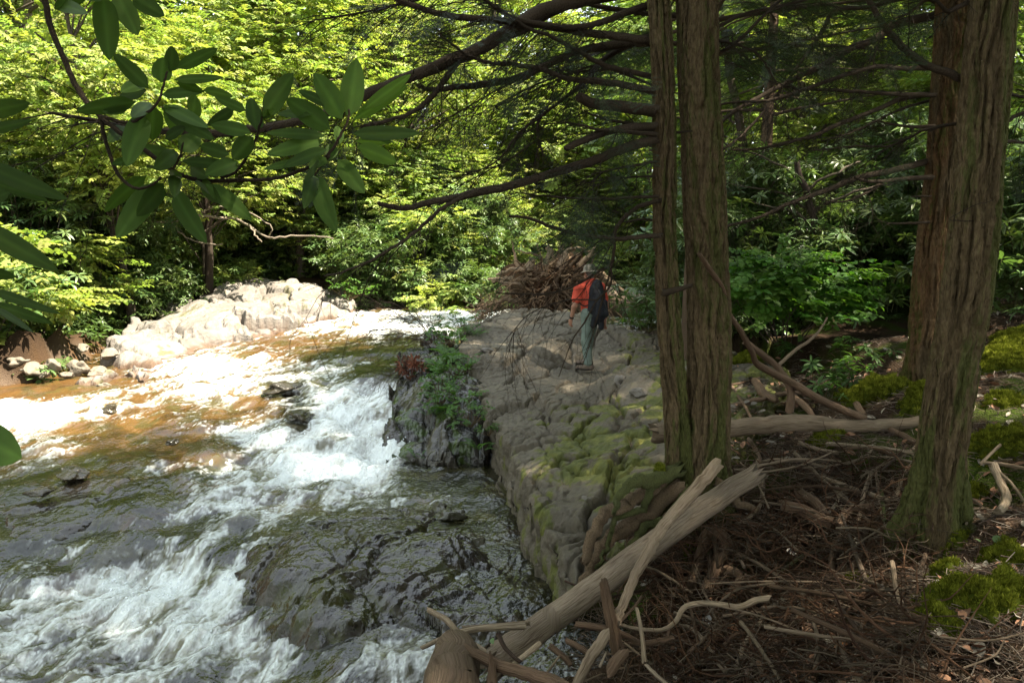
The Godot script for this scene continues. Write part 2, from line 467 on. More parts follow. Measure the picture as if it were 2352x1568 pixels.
func terrain():
	var zs := PackedFloat32Array()
	var z := -130.0
	while z < 9.0:
		zs.append(z)
		z += clampf(0.022 * absf(z), 0.035, 3.0)
	var nx := 460
	var nz := zs.size()
	var v := PackedVector3Array(); var c := PackedColorArray()
	for j in nz:
		for i in nx:
			var u := 2.0 * i / (nx - 1) - 1.0
			var x := 1.0 + 9.0 * u + 91.0 * pow(absf(u), 5) * signf(u)
			var y := land(x, zs[j])
			for bd in beds:
				if bd[2].has_point(Vector2(x, zs[j])) and inside(bd[0], Vector2(x, zs[j])) > -0.7: y = minf(y, bd[1].at(x, zs[j]) - 0.35)
			v.append(Vector3(x, y, zs[j]))
			var wet := level.at(x, zs[j]) - y
			var k := n2.get_noise_2d(x * 0.8 + 40, zs[j] * 0.8)
			var k2 := n2.get_noise_2d(x * 5.0, zs[j] * 5.0 + 30)
			var col := lin(0.045, 0.032, 0.022).lerp(lin(0.09, 0.063, 0.042), clampf(0.5 + k + 0.6 * k2, 0, 1))
			if x < 0.0 or x < 1.6 and zs[j] < -13.0:           # creek bed and shore: sand and stone
				var f := smoothstep(-0.12, 0.02, wet + 0.1 * k2)
				col = col.lerp(lin(0.17, 0.10, 0.05).lerp(lin(0.2, 0.17, 0.14), clampf(0.5 + k2 * 1.5, 0, 1)), f)
			var moss := smoothstep(0.12, 0.22, k + 0.35 * k2) * (1.0 if x > 0.5 and zs[j] < -4.5 else 0.0)
			c.append(col.lerp(lin(0.05, 0.085, 0.012), moss * 0.9))
	var g := put("ground", sheet(v, c, nx, nz), M.soil)
	tag(g, "brown forest floor of needles and earth with creek bed", "", "", "structure")

# ---------------------------------------------------------------- bedrock
var vj := PackedVector2Array()
var from_mid := Vector2()
func voro(x: float, z: float) -> Vector4:        # distance to the nearest joint, two random numbers of the cell, distance to its middle
	if vj.is_empty():
		for i in 4096: vj.append(Vector2(R.randf(), R.randf()))
	var ix := int(floor(x)); var iz := int(floor(z))
	var d1 := 9.0; var d2 := 9.0
	var c := Vector2(); var e := Vector2(); var key := 0
	for dz in [-1, 0, 1]:
		for dx in [-1, 0, 1]:
			var h: int = ((ix + dx) & 63) + ((iz + dz) & 63) * 64
			var p := Vector2(ix + dx, iz + dz) + vj[h]
			var d := (p.x - x) * (p.x - x) + (p.y - z) * (p.y - z)
			if d < d1:
				d2 = d1; e = c; d1 = d; c = p; key = h
			elif d < d2:
				d2 = d; e = p
	var edge := (d2 - d1) / maxf(2.0 * c.distance_to(e), 1e-4)
	var q := vj[(key * 7 + 13) & 4095]
	from_mid = Vector2(x, z) - c
	return Vector4(edge, q.x, q.y, sqrt(d1))

var rim_at := Vector2()
var nc := FastNoiseLite.new()
func inside(poly: PackedVector2Array, p: Vector2) -> float:      # signed distance, positive inside
	var d := 1e9
	for i in poly.size():
		var q := Geometry2D.get_closest_point_to_segment(p, poly[i], poly[(i + 1) % poly.size()])
		var e := p.distance_squared_to(q)
		if e < d:
			d = e; rim_at = q
	d = sqrt(d)
	return d if Geometry2D.is_point_in_polygon(p, poly) else -d

# a mass of jointed rock: outline and heights from sightings, joints cut in, blocks tilted and stepped
func rock_mass(called: String, edge: Array, tops: Array, step: float, cell: float, joint: float, tilt: float, blocky: float, steep: float, depth: float, shade: Callable, m: Material, label: String, round_over := 0.25, crack := 0.03):
	var poly := PackedVector2Array()
	var pts := []
	for q in edge:
		var p := G(q[0], q[1], q[2])
		poly.append(Vector2(p.x, p.z)); pts.append(p)
	for q in tops: pts.append(G(q[0], q[1], q[2]))
	nc.noise_type = FastNoiseLite.TYPE_CELLULAR; nc.cellular_return_type = FastNoiseLite.RETURN_CELL_VALUE; nc.frequency = 2.6; nc.seed = 5
	var lo := poly[0]; var hi := poly[0]
	for p in poly:
		lo = lo.min(p); hi = hi.max(p)
	lo -= Vector2.ONE * 0.75; hi += Vector2.ONE * 0.75
	var top: Field = Field.new(lo, hi, 0.12).spread(pts, 0.05)
	if called == "rock_slab": slab_f = top
	beds.append([poly, top, Rect2(lo, hi - lo)])
	var nx := int((hi.x - lo.x) / step) + 1
	var nz := int((hi.y - lo.y) / step) + 1
	var v := PackedVector3Array(); var c := PackedColorArray(); var keep := PackedByteArray()
	for j in nz:
		for i in nx:
			var x := lo.x + i * step
			var z := lo.y + j * step
			var wx := x + 0.12 * n2.get_noise_2d(x * 1.4, z * 1.4) + 0.02 * n2.get_noise_2d(x * 7.0, z * 7.0)
			var wz := z + 0.12 * n2.get_noise_2d(x * 1.4 + 50, z * 1.4) + 0.02 * n2.get_noise_2d(x * 7.0 + 50, z * 7.0)
			var a := voro(wx / cell, wz / cell * 0.8)
			var slope := (a.z - 0.5) * from_mid.x * 1.6 + (fmod(a.y * 7.3, 1.0) - 0.5) * from_mid.y * 1.6
			var b := voro(wx / cell * 2.6 + 20.0, wz / cell * 2.1 + 7.0)
			var slope_b := (b.z - 0.5) * from_mid.x + (fmod(b.y * 7.3, 1.0) - 0.5) * from_mid.y
			var sd := inside(poly, Vector2(x, z)) + blocky * (a.y - 0.5) * 0.5 + blocky * (b.y - 0.5) * 0.2 + 0.03 * n2.get_noise_2d(x * 5.0, z * 5.0)
			var y := top.at(x, z)
			var ang := clampf(0.5 + 1.6 * n3.get_noise_2d(x * 0.35 + 9, z * 0.35), 0.15, 1.0)
			var c2 := voro(wx / cell * 0.4 + 5.0, wz / cell * 0.33 + 3.0)
			y += minf(tilt * 1.8, 0.14) * (c2.y - 0.5) - joint * 0.8 * exp(-pow(c2.x * cell * 2.5 / (crack * 1.5), 2))
			y += tilt * ((a.y - 0.5) * 1.0 + slope) + tilt * 0.45 * ang * (b.y - 0.5 + slope_b * 1.6)
			y -= joint * (0.3 + 0.9 * a.z) * (exp(-pow(a.x * cell / (crack * (0.7 + a.z)), 2)) + 0.5 * ang * exp(-pow(b.x * cell * 0.4 / (crack * 0.7), 2)))
			y -= joint * 0.12 * a.w * a.w
			y += 0.02 * n2.get_noise_2d(x * 3.0, z * 3.0) + 0.012 * n2.get_noise_2d(x * 14.0, z * 14.0)
			var e := clampf(1.0 - sd / round_over, 0.0, 1.0)
			y -= 0.45 * round_over * e * e
			var px := x; var pz := z
			if sd < 0.12:                             # over the edge the sheet turns down into a wall of blocks
				var away := Vector2(x, z) - rim_at
				away = away.normalized() if Geometry2D.is_point_in_polygon(Vector2(x, z), poly) == false else -away.normalized()
				var over := maxf(-sd, 0.0)
				y -= over * steep
				var w := smoothstep(0.12, -0.04, sd)
				var out := w * (0.05 * nc.get_noise_3d(x * 1.0, y * 1.5, z * 1.0) + 0.03 * n2.get_noise_3d(x * 5.0, y * 6.0, z * 5.0)) - over * 0.86
				px += away.x * out; pz += away.y * out
				y += w * 0.02 * n2.get_noise_3d(x * 3.0 + 9, y * 3.0, z * 3.0)
			v.append(Vector3(px, y, pz))
			keep.append(1 if sd > -depth / steep else 0)
			c.append(shade.call(x, y, z, a, b, sd))
	var o := put(called, sheet(v, c, nx, nz, keep), m)
	tag(o, label, "rock")
	return o

func rocks():
	var slab_edge := [[1318, 1330, -0.8], [1280, 1260, -0.72], [1226, 1160, -0.65], [1176, 1060, -0.55], [1140, 980, -0.48], [1100, 900, -0.35], [1058, 800, 0.0], [1068, 745, 0.2], [1150, 712, 0.35], [1230, 705, 0.4], [1300, 714, 0.35], [1400, 747, 0.2], [1520, 770, 0.1], [1700, 800, 0.1], [1800, 850, 0.1], [1760, 920, 0.0], [1640, 1000, -0.15], [1530, 1090, -0.28], [1450, 1220, -0.52], [1370, 1300, -0.75]]
	var slab_top := [[1345, 850, -0.3], [1150, 800, -0.02], [1180, 900, -0.33], [1400, 940, -0.36], [1500, 950, -0.3], [1500, 850, -0.05], [1430, 800, -0.05], [1300, 1050, -0.5], [1250, 1150, -0.6], [1400, 1150, -0.5], [1300, 1230, -0.66], [1450, 1050, -0.36], [1200, 1000, -0.45], [1250, 780, 0.1], [1650, 850, 0.08], [1300, 870, -0.32]]
	rock_mass("rock_slab", slab_edge, slab_top, 0.018, 0.5, 0.075, 0.04, 0.2, 1.7, 1.0,
		func(x, y, z, a, b, sd):
			var k := n2.get_noise_3d(x * 0.7, y * 1.5, z * 0.7 + 80)
			var k2 := n2.get_noise_3d(x * 9.0, y * 9.0, z * 9.0)
			var col := lin(0.092, 0.076, 0.053).lerp(lin(0.145, 0.122, 0.09), clampf(0.5 + k + 0.4 * k2 + 0.5 * (a.y - 0.5), 0, 1))
			var where := smoothstep(-0.3, 1.6, x + 0.25 * (z + 9.0)) * 0.5 + (0.3 if z > -9.3 and z < -6.0 and x > 0.2 else 0.0) + (0.34 if sd < 0.06 else 0.0)
			var moss := smoothstep(0.6, 0.78, where + 0.5 * k + 0.4 * n2.get_noise_3d(x * 2.6, y * 2.6, z * 2.6) + 0.25 * k2 + 0.3 * (b.z - 0.5))
			return col.lerp(lin(0.06, 0.072, 0.012).lerp(lin(0.125, 0.13, 0.02), clampf(0.5 + k2, 0, 1)), moss * 0.92),
		M.rock, "grey cracked bedrock slab with moss patches, the hiker stands on it", 0.07, 0.019)
	rock_mass("wet_ledge", [[912, 862, -0.36], [898, 950, -0.6], [892, 1030, -0.85], [1000, 1045, -0.9], [1110, 1050, -0.9], [1150, 1000, -0.7], [1120, 900, -0.4], [1080, 800, -0.1], [1000, 762, -0.15], [930, 800, -0.25]],
		[[960, 850, -0.25], [1020, 890, -0.3], [950, 930, -0.48], [1030, 960, -0.5], [960, 1005, -0.8], [1050, 1010, -0.75], [1020, 820, -0.15], [1080, 960, -0.45]], 0.022, 0.4, 0.06, 0.14, 0.3, 1.6, 0.9,
		func(x, y, z, a, b, sd):
			var k2 := n2.get_noise_2d(x * 6.0, z * 6.0)
			var moss := smoothstep(0.1, 0.3, n2.get_noise_2d(x * 1.5, z * 1.5 + 7) + 0.3 * k2)
			return lin(0.022, 0.02, 0.017).lerp(lin(0.055, 0.048, 0.038), clampf(0.5 + k2 + (a.y - 0.5), 0, 1)).lerp(lin(0.05, 0.08, 0.015), moss * 0.85),
		M.wetrock, "dark wet blocky rock ledge with ferns between the rapids and grey slab", 0.08)
	rock_mass("outcrop", [[180, 892, -0.57], [290, 855, -0.5], [330, 872, -0.5], [400, 822, -0.44], [500, 800, -0.37], [600, 778, -0.32], [700, 750, -0.27], [800, 724, -0.22], [812, 690, 0.0], [790, 660, 0.35], [740, 645, 0.55], [600, 640, 0.62], [500, 652, 0.52], [390, 690, 0.25], [310, 735, -0.05], [285, 790, -0.32], [170, 870, -0.5]],
		[[600, 700, 0.2], [400, 755, -0.1], [330, 800, -0.3], [360, 780, -0.2], [700, 690, 0.22], [550, 740, 0.02], [450, 770, -0.15], [500, 700, 0.2], [650, 730, 0.0], [760, 700, 0.1], [650, 660, 0.48], [250, 850, -0.42]], 0.036, 0.9, 0.16, 0.27, 0.5, 1.6, 1.0,
		func(x, y, z, a, b, sd):
			var k := n2.get_noise_3d(x * 0.5, y, z * 0.5 + 80)
			var k2 := n2.get_noise_3d(x * 5.0, y * 5.0, z * 5.0)
			var col := lin(0.15, 0.132, 0.117).lerp(lin(0.255, 0.23, 0.21), clampf(0.5 + k + 0.5 * k2 + 0.6 * (a.y - 0.5), 0, 1))
			var wet := smoothstep(0.1, 0.03, y - level.at(x, z) + 0.14 * k + 0.06 * k2)
			col = col.lerp(lin(0.11, 0.062, 0.035), wet * 0.85)
			return col.lerp(lin(0.1, 0.1, 0.03), 0.75 * smoothstep(0.22, 0.34, k2 * 0.5 + 0.5 * k + 0.35 * (b.y - 0.5))),
		M.rock, "pale sunlit bedrock outcrop sloping down to the far side of the rapids", 0.14, 0.045)

func wet_slabs():
	var dull := func(x, y, z, a, b, sd):
		var k2 := n2.get_noise_2d(x * 6.0, z * 6.0)
		var k := n2.get_noise_2d(x * 1.4, z * 1.4 + 7)
		return lin(0.02, 0.0165, 0.012).lerp(lin(0.05, 0.04, 0.028), clampf(0.5 + k2 + (a.y - 0.5), 0, 1)).lerp(lin(0.045, 0.045, 0.012), 0.7 * smoothstep(0.1, 0.35, k + 0.3 * k2))
	rock_mass("stream_rock", [[572, 1300, -1.05], [610, 1240, -1.0], [760, 1165, -1.02], [900, 1155, -1.02], [1010, 1180, -1.03], [1130, 1250, -1.05], [1240, 1390, -1.12], [1220, 1450, -1.15], [1050, 1480, -1.18], [900, 1440, -1.15], [780, 1500, -1.2], [650, 1490, -1.25], [590, 1430, -1.22], [560, 1350, -1.15]],
		[[700, 1240, -0.91], [850, 1240, -0.93], [650, 1300, -0.935], [750, 1350, -0.955], [900, 1320, -1.01], [1000, 1250, -0.965], [1060, 1230, -0.95], [1100, 1330, -1.09], [800, 1420, -1.09], [680, 1410, -1.09], [950, 1400, -1.09], [1050, 1420, -1.13]], 0.02, 0.7, 0.04, 0.05, 0.35, 1.0, 0.5, dull, M.streamrock, "big dark wet bedrock hump in the stream below the rapids", 0.2, 0.02)
	rock_mass("stream_rock", [[-60, 1090, -0.86], [150, 1065, -0.83], [330, 1075, -0.84], [430, 1095, -0.88], [400, 1140, -0.93], [250, 1190, -1.0], [120, 1240, -1.05], [-60, 1270, -1.08]],
		[[150, 1095, -0.83], [300, 1110, -0.86], [100, 1160, -0.93], [200, 1150, -0.92], [0, 1130, -0.88], [50, 1200, -0.99]], 0.026, 0.7, 0.02, 0.045, 0.35, 1.0, 0.5, dull, M.streamrock, "low dark wet rock shelf in the shallows on the left", 0.2, 0.02)

func stone_mesh(s: Vector3, sd: int) -> ArrayMesh:
	var mb := MB.new()
	var nu := 22; var nv := 14
	var pos := PackedVector3Array()
	for j in nv + 1:
		for i in nu + 1:
			var th := PI * j / nv; var ph := TAU * (i % nu) / nu
			var d := Vector3(sin(th) * cos(ph), cos(th), sin(th) * sin(ph))
			var r := 1.0 + 0.5 * n3.get_noise_3dv(d * 0.9 + Vector3.ONE * sd * 7) + 0.12 * n2.get_noise_3dv(d * 2.5 + Vector3.ONE * sd)
			var q := d * r
			for k in 4:                              # flat faces
				var f := Vector3(sin(sd * 3.1 + k * 2.3), cos(sd * 1.7 + k * 1.9) * 0.8, sin(sd + k * 4.1 + 1.0)).normalized()
				var o := q.dot(f) - 0.72
				if o > 0: q -= f * o * 0.85
			pos.append(q * s)
	for j in nv + 1:
		for i in nu + 1:
			var du := pos[j * (nu + 1) + (i + 1) % nu] - pos[j * (nu + 1) + (i - 1 + nu) % nu]
			var dv := pos[mini(j + 1, nv) * (nu + 1) + i] - pos[maxi(j - 1, 0) * (nu + 1) + i]
			var nn := du.cross(dv)
			mb.v.append(pos[j * (nu + 1) + i])
			nn = nn.normalized() if nn.length() > 1e-9 else Vector3(0, 1.0 if j == 0 else -1.0, 0)
			mb.n.append(nn if nn.dot(pos[j * (nu + 1) + i]) > 0 else -nn)
			mb.uv.append(Vector2.ZERO)
			mb.c.append(Color.WHITE)
	for j in nv:
		for i in nu:
			var a := j * (nu + 1) + i
			mb.ix.append_array(PackedInt32Array([a, a + nu + 1, a + 1, a + 1, a + nu + 1, a + nu + 2]))
	return mb.mesh()

func stones():
	var list := [
		[180, 845, 0.3, 0.2, 0, "pale angular stone on the shingle left of the outcrop"], [225, 855, 0.34, 0.16, 0, "low pale rock at the foot of the outcrop"], [120, 838, 0.26, 0.14, 0, "rounded tan stone on the left shore"],
		[75, 848, 0.3, 0.17, 0, "tan block at the end of the left shingle"], [100, 860, 0.2, 0.1, 0, "flat small stone by the amber pool"], [150, 862, 0.2, 0.09, 0, "small wet stone beside the amber pool"], [200, 880, 0.3, 0.15, 0, "grey stone at the tip of the outcrop"],
		[240, 886, 0.2, 0.1, 0, "little dark stone in the water by the outcrop tip"], [250, 815, 0.24, 0.12, 0, "stone under the shrubs near the outcrop"], [190, 800, 0.22, 0.12, 0, "tan stone half under the left shrubs"], [40, 830, 0.25, 0.13, 0, "stone under the ferns on the left shore"],
		[1470, 668, 0.75, 0.4, 2, "grey boulder in the far creek behind the hiker"], [1503, 670, 0.6, 0.36, 2, "pale boulder in the far creek next to the trunk"], [1455, 675, 0.3, 0.18, 2, "small dark boulder left of the two far boulders"],
		[1120, 808, 0.2, 0.1, 3, "loose rounded cobble on the back of the grey slab"], [1310, 1145, 0.09, 0.06, 3, "small cracked stone on the near part of the slab"], [1345, 1150, 0.07, 0.05, 3, "smaller stone beside the cracked stone on the slab"], [1470, 905, 0.2, 0.12, 3, "mossy block on the slab near the trunk"], [1420, 880, 0.2, 0.13, 3, "upright block on the slab right of the hiker's shoe"], [1375, 1290, 0.1, 0.07, 4, "round brown stone under the big log"],
		[250, 945, 0.16, 0.14, 1, "black rock breaking the amber water"], [165, 1088, 0.3, 0.1, 1, "low black rock in the dark left shallows"], [90, 1130, 0.22, 0.07, 1, "thin black rock in the left shallows below the amber run"], [395, 1015, 0.14, 0.06, 1, "black rock tip in the middle of the amber shallows"],
		[1035, 1185, 0.26, 0.11, 5, "flat wet stone in the pool beside the slab"], [1080, 1245, 0.24, 0.1, 5, "second flat wet stone nearer in the pool beside the slab"], [1010, 1168, 0.14, 0.1, 5, "mossy topped wet stone in the pool below the ledge"],
		[650, 890, 0.45, 0.13, 1, "olive rock under white water in the middle of the rapids"], [690, 955, 0.4, 0.12, 1, "dark rock in the rapids below the olive rock"]]
	var cols := [lin(0.2, 0.17, 0.135), lin(0.045, 0.036, 0.02), lin(0.3, 0.29, 0.29), lin(0.17, 0.15, 0.13), lin(0.14, 0.11, 0.09), lin(0.06, 0.055, 0.035)]
	for i in list.size():
		var q = list[i]
		var p: Vector3
		if q[4] == 3:
			p = S(q[0], q[1])
			for k in 60:
				var r := ray(q[0], q[1])
				p = EYE + r * (5.0 + k * 0.15)
				if p.y < slab_f.at(p.x, p.z): break
			p.y += q[3] * 0.2
		else:
			p = S(q[0], q[1])
			var wl := level.at(p.x, p.z)
			if p.y < wl - 0.03: p = G(q[0], q[1], wl - (q[3] * 0.35 if q[4] == 1 else 0.0))
		var m: StandardMaterial3D = M.rock if q[4] in [0, 2, 3, 4] else M.wetrock
		var o := put("stone", stone_mesh(Vector3(q[2], q[3], q[2] * 0.75) * (0.62 if q[4] != 2 else 0.8), i + 1), m)
		var mm: StandardMaterial3D = m.duplicate()
		mm.albedo_color = cols[q[4]].linear_to_srgb()
		o.material_override = mm
		o.position = p
		o.rotation.y = i * 1.3
		tag(o, q[5], "stone")

# ---------------------------------------------------------------- the creek
func creek():
	var zs := PackedFloat32Array()
	var z := -62.0
	while z < -2.6:
		zs.append(z)
		z += maxf(0.0034 * absf(z), 0.014)
	var nx := 640
	var nz := zs.size()
	var v := PackedVector3Array(); var c := PackedColorArray(); var split := PackedByteArray()
	var drops := []
	for j in nz:
		var zz := zs[j]
		var x0 := -1.0 * absf(zz) - 0.6
		var x1 := 0.3 * absf(zz) + 0.6
		for i in nx:
			var x := lerpf(x0, x1, float(i) / (nx - 1))
			var y := level.at(x, zz)
			var f := foam_f.at(x, zz)
			var am := amber_f.at(x, zz)
			# the current runs toward the near left; streaks lie along it
			var lean := 0.55 if zz > -9.0 else 0.95
			var s := x * 0.82 + zz * 0.57 * lean
			var t := -x * 0.57 * lean + zz * 0.82
			var wob := n2.get_noise_2d(x * 0.9, zz * 0.9)
			var a1 := n2.get_noise_2d(s * 2.1 + wob * 0.6, t * 0.8 + wob * 0.8)
			var a2 := n2.get_noise_2d(s * 5.5 + wob * 1.8 + 31, t * 3.0 + wob)
			var lace := nr.get_noise_2d(s * 3.0 + a1 * 0.9 + 12, t * 1.9 + a2 * 0.5 + wob)
			var fine := n2.get_noise_2d(x * 22.0, zz * 22.0)
			var chop := 0.25 + 1.2 * f
			y += 0.11 * f * n3.get_noise_2d(x * 1.5, zz * 1.5) + chop * (0.035 * a1 + 0.016 * a2) + f * f * (0.05 * absf(n2.get_noise_2d(x * 5.0 + 9, zz * 5.0)) + 0.012 * absf(fine)) + 0.004 * fine
			y += (0.011 * nr.get_noise_2d(s * 3.6 + a1 * 0.6, t * 1.6 + wob) + 0.003 * n2.get_noise_2d(x * 11.0 + a1, zz * 9.0)) * smoothstep(0.9, 0.1, f) * (0.35 if am > 0.85 and f < 0.05 else 1.0)
			y += 0.05 * smoothstep(0.2, 0.0, f) * n2.get_noise_2d(s * 1.6 + 70, t * 1.0)     # water over hidden ledges
			var a3 := n2.get_noise_2d(s * 14.0 + a2 * 1.6, t * 8.0 + a1 * 2.0)
			var body := f + 0.38 * a1 + 0.1 * a2
			var mask := smoothstep(0.36, 0.98, body * 0.95 + (0.42 * lace - 0.12 + 0.12 * a3) * (1.0 - 0.6 * smoothstep(0.6, 1.0, body)) + 0.1 * a3 + 0.04 * fine)
			mask = clampf(mask, 0, 1) * smoothstep(0.02, 0.2, f)
			var deep := lin(0.013, 0.012, 0.007)
			var thin := lin(0.092, 0.049, 0.018)
			var mud := lin(0.05, 0.045, 0.016)
			var bedc := deep.lerp(thin, smoothstep(0.25, 1.0, am + 0.5 * n2.get_noise_2d(x * 1.1 + 5, zz * 1.1) + 0.25 * a2))
			bedc = bedc.lerp(mud, smoothstep(0.0, 0.35, n2.get_noise_2d(x * 1.7 + 90, zz * 1.7) + 0.3 * a2) * 0.7)
			var milky := lin(0.27, 0.25, 0.165)
			var wc := bedc.lerp(milky, smoothstep(0.35, 1.0, f + 0.3 * a1) * 0.7)
			c.append(wc.lerp(lin(0.8, 0.83, 0.82), mask))
			v.append(Vector3(x, y, zz))
			split.append(1 if mask > 0.55 else 0)
			if f > 0.72 and mask > 0.6 and zz > -20.0 and R.randf() < 0.05 * f:
				drops.append(Transform3D(Basis().scaled(Vector3.ONE * R.randf_range(0.003, 0.011) * (1.0 + absf(zz) * 0.03)), Vector3(x, y + absf(R.randfn()) * 0.05 * f, zz) + rnd(0.02)))
	var o := put("creek_water", sheet(v, c, nx, nz, PackedByteArray(), split), null)
	o.set_surface_override_material(0, M.water)
	o.set_surface_override_material(1, M.foam)
	tag(o, "tea coloured creek water running white over rock ledges", "", "", "structure")
	var ball := SphereMesh.new()
	ball.radius = 1.0; ball.height = 2.0; ball.radial_segments = 6; ball.rings = 3
	var d := many("spray", ball, M.drop, drops, [])
	tag(d, "spray of droplets thrown up over the white rapids", "", "", "stuff")

# ---------------------------------------------------------------- hemlocks
func trunk_mesh(base: Vector3, top: Vector3, r0: float, r1: float, flare: float, seed_: float, moss: float, fine: float, origin: Vector3, warm := 0.0) -> ArrayMesh:
	var n := 150
	var L := base.distance_to(top)
	var ys := PackedFloat32Array()
	var y := -0.35
	while y < L:
		ys.append(y)
		y += 0.016 if y < fine else 0.2
	var v := PackedVector3Array(); var c := PackedColorArray()
	var m := ys.size()
	for j in m:
		var f := clampf(ys[j] / L, 0, 1)
		var ctr := base.lerp(top, f) + (Vector3(0, ys[j], 0) if ys[j] < 0 else Vector3.ZERO) + Vector3(0.05 * n3.get_noise_2d(ys[j] * 0.35, seed_), 0, 0.05 * n3.get_noise_2d(seed_, ys[j] * 0.35))
		var rr := lerpf(r0, r1, f)
		for i in n + 1:
			var an := TAU * (i % n) / n
			var d := Vector3(cos(an), 0, sin(an))
			var q := d * rr
			var wob := n3.get_noise_3d(q.x * 5.0, ys[j] * 2.5 + seed_, q.z * 5.0) * 0.35
			var ridge := nr.get_noise_3d(q.x * 11.0 + wob * 0.7 + seed_, ys[j] * 1.0, q.z * 11.0 + wob * 0.7)
			var small := n2.get_noise_3d(q.x * 40.0, ys[j] * 9.0 + seed_, q.z * 40.0)
			var fl := exp(-maxf(ys[j] + 0.1, 0.0) / 0.22) * flare * (0.75 + 0.5 * cos(an * 4.0 + seed_) + 0.4 * cos(an * 3.0 + seed_ * 2.0))
			var r := rr * (1.0 + fl + 0.08 * n3.get_noise_3d(d.x + seed_, ys[j] * 0.8, d.z)) - 0.03 * smoothstep(0.3, 0.75, ridge) + 0.01 * small
			v.append(ctr + d * r - origin)
			var k := n2.get_noise_3d(d.x * 0.9 + seed_, ys[j] * 0.7, d.z * 0.9)
			var col := lin(0.105, 0.079, 0.045).lerp(lin(0.205, 0.155, 0.09), clampf(0.5 + k + 0.7 * small, 0, 1)).lerp(lin(0.15, 0.075, 0.035), warm * clampf(0.6 + k * 2.0, 0, 1))
			var g := smoothstep(0.2, 0.55, moss * (0.32 + 0.5 * maxf(0.0, d.x * 0.5 + 0.35)) + k * 0.7 + 0.35 * small + moss * (0.45 if ys[j] < 0.45 + 0.4 * k else 0.0))
			c.append(col.lerp(lin(0.06, 0.085, 0.018), g * 0.75))
	return sheet(v, c, n + 1, m)

var shift := 0.0
func upright(base: Vector3, px: float, length: float) -> Vector3:   # the far end of a trunk that leaves the top of the view at px
	var r := ray(px, 0)
	var p := EYE + r * (base.z / r.z)
	return base + (p - base).normalized() * length

func limb(parent: Node3D, px: Array, k: float, off: Vector2, d0: float, d1: float, w0: float, w1: float, twigs := 1.0, sprays: Array = [], green := 0.0):
	var pts := []
	for i in px.size() / 2:
		var f := float(i) / (px.size() / 2 - 1)
		pts.append(P(off.x + px[2 * i] * k, off.y + px[2 * i + 1] * k, lerpf(d0, d1, f) + shift) - parent.position)
	var line := smooth_line(pts, 5, 0.002)
	var mb := MB.new()
	var s0 := w0 * k * 0.5 * d0 / FOCAL
	var s1 := w1 * k * 0.5 * d1 / FOCAL
	tube(mb, line, s0, maxf(s1, 0.0025), 9, 0.16, lin(0.075, 0.058, 0.042))
	var b := put("branch", mb.mesh(), M.bark, parent)
	if twigs > 0.0: twiggery(b, line, twigs, maxf(s0, 0.01), sprays, green, parent.position)
	return b

func twiggery(parent: Node3D, line: PackedVector3Array, amount: float, s0: float, sprays: Array, green: float, world: Vector3):
	var mb := MB.new()
	var n := line.size()
	var len := 0.0
	for i in n - 1: len += line[i].distance_to(line[i + 1])
	var count := int(len * 18.0 * amount)
	for q in count:
		var f := R.randf_range(0.12, 1.0)
		var i := mini(int(f * (n - 1)), n - 2)
		var o := line[i].lerp(line[i + 1], fmod(f * (n - 1), 1.0))
		var t := (line[i + 1] - line[i]).normalized()
		var side := t.cross(Vector3.UP).normalized() * (1.0 if R.randf() < 0.5 else -1.0)
		var d := (t * R.randf_range(0.4, 1.2) + side * R.randf_range(0.3, 1.0) + Vector3(0, R.randf_range(-0.6, 0.35), 0)).normalized()
		var L := R.randf_range(0.15, 1.0) * (1.1 - 0.4 * f)
		var e := o
		var pts := [o]
		for s in 4:
			d = (d + rnd(0.22) + Vector3(0, -0.12, 0)).normalized()
			e += d * L / 4.0
			pts.append(e)
		var w := PackedVector3Array(pts)
		var rr := minf(s0 * 0.35, R.randf_range(0.0018, 0.0042))
		tube(mb, w, rr, 0.0012, 4, 0.0, lin(0.06, 0.048, 0.036))
		for s in R.randi_range(1, 4):
			var a: Vector3 = pts[R.randi_range(1, 4)]
			var dd := (d + rnd(0.9) + Vector3(0, -0.2, 0)).normalized()
			var l2 := L * R.randf_range(0.25, 0.6)
			tube(mb, PackedVector3Array([a, a + dd * l2 * 0.5 + rnd(0.01), a + dd * l2 + Vector3(0, -0.06 * l2, 0) + rnd(0.02)]), 0.0017, 0.0009, 3, 0.0, lin(0.06, 0.048, 0.036))
			if R.randf() < green * 0.25: sprays.append(spray_at(a + world, dd, R.randf_range(0.5, 0.9)))
		if R.randf() < green * 0.25: sprays.append(spray_at(pts[2] + world, d, R.randf_range(0.6, 1.1)))
	if mb.v.size():
		var o := put("twigs", mb.mesh(), M.bark, parent)
		o.set_meta("kind", "stuff")

func spray_at(o: Vector3, d: Vector3, s: float) -> Transform3D:
	var x := (d + Vector3(0, -0.15, 0)).normalized()
	var z := x.cross((Vector3.UP + rnd(0.35)).normalized()).normalized()
	return Transform3D(Basis(x, z.cross(x), z).scaled(Vector3.ONE * s), o)

func needles(parent: Node3D, sprays: Array, tone: Color):
	for k in 3:
		var part := []; var cols := []
		for i in range(k, sprays.size(), 3):
			var t: Transform3D = sprays[i]
			part.append(Transform3D(t.basis, t.origin - parent.position))
			cols.append(tone * R.randf_range(0.65, 1.4))
		if part.size(): many("needles", sprig.hem[k], M.needle, part, cols, parent)

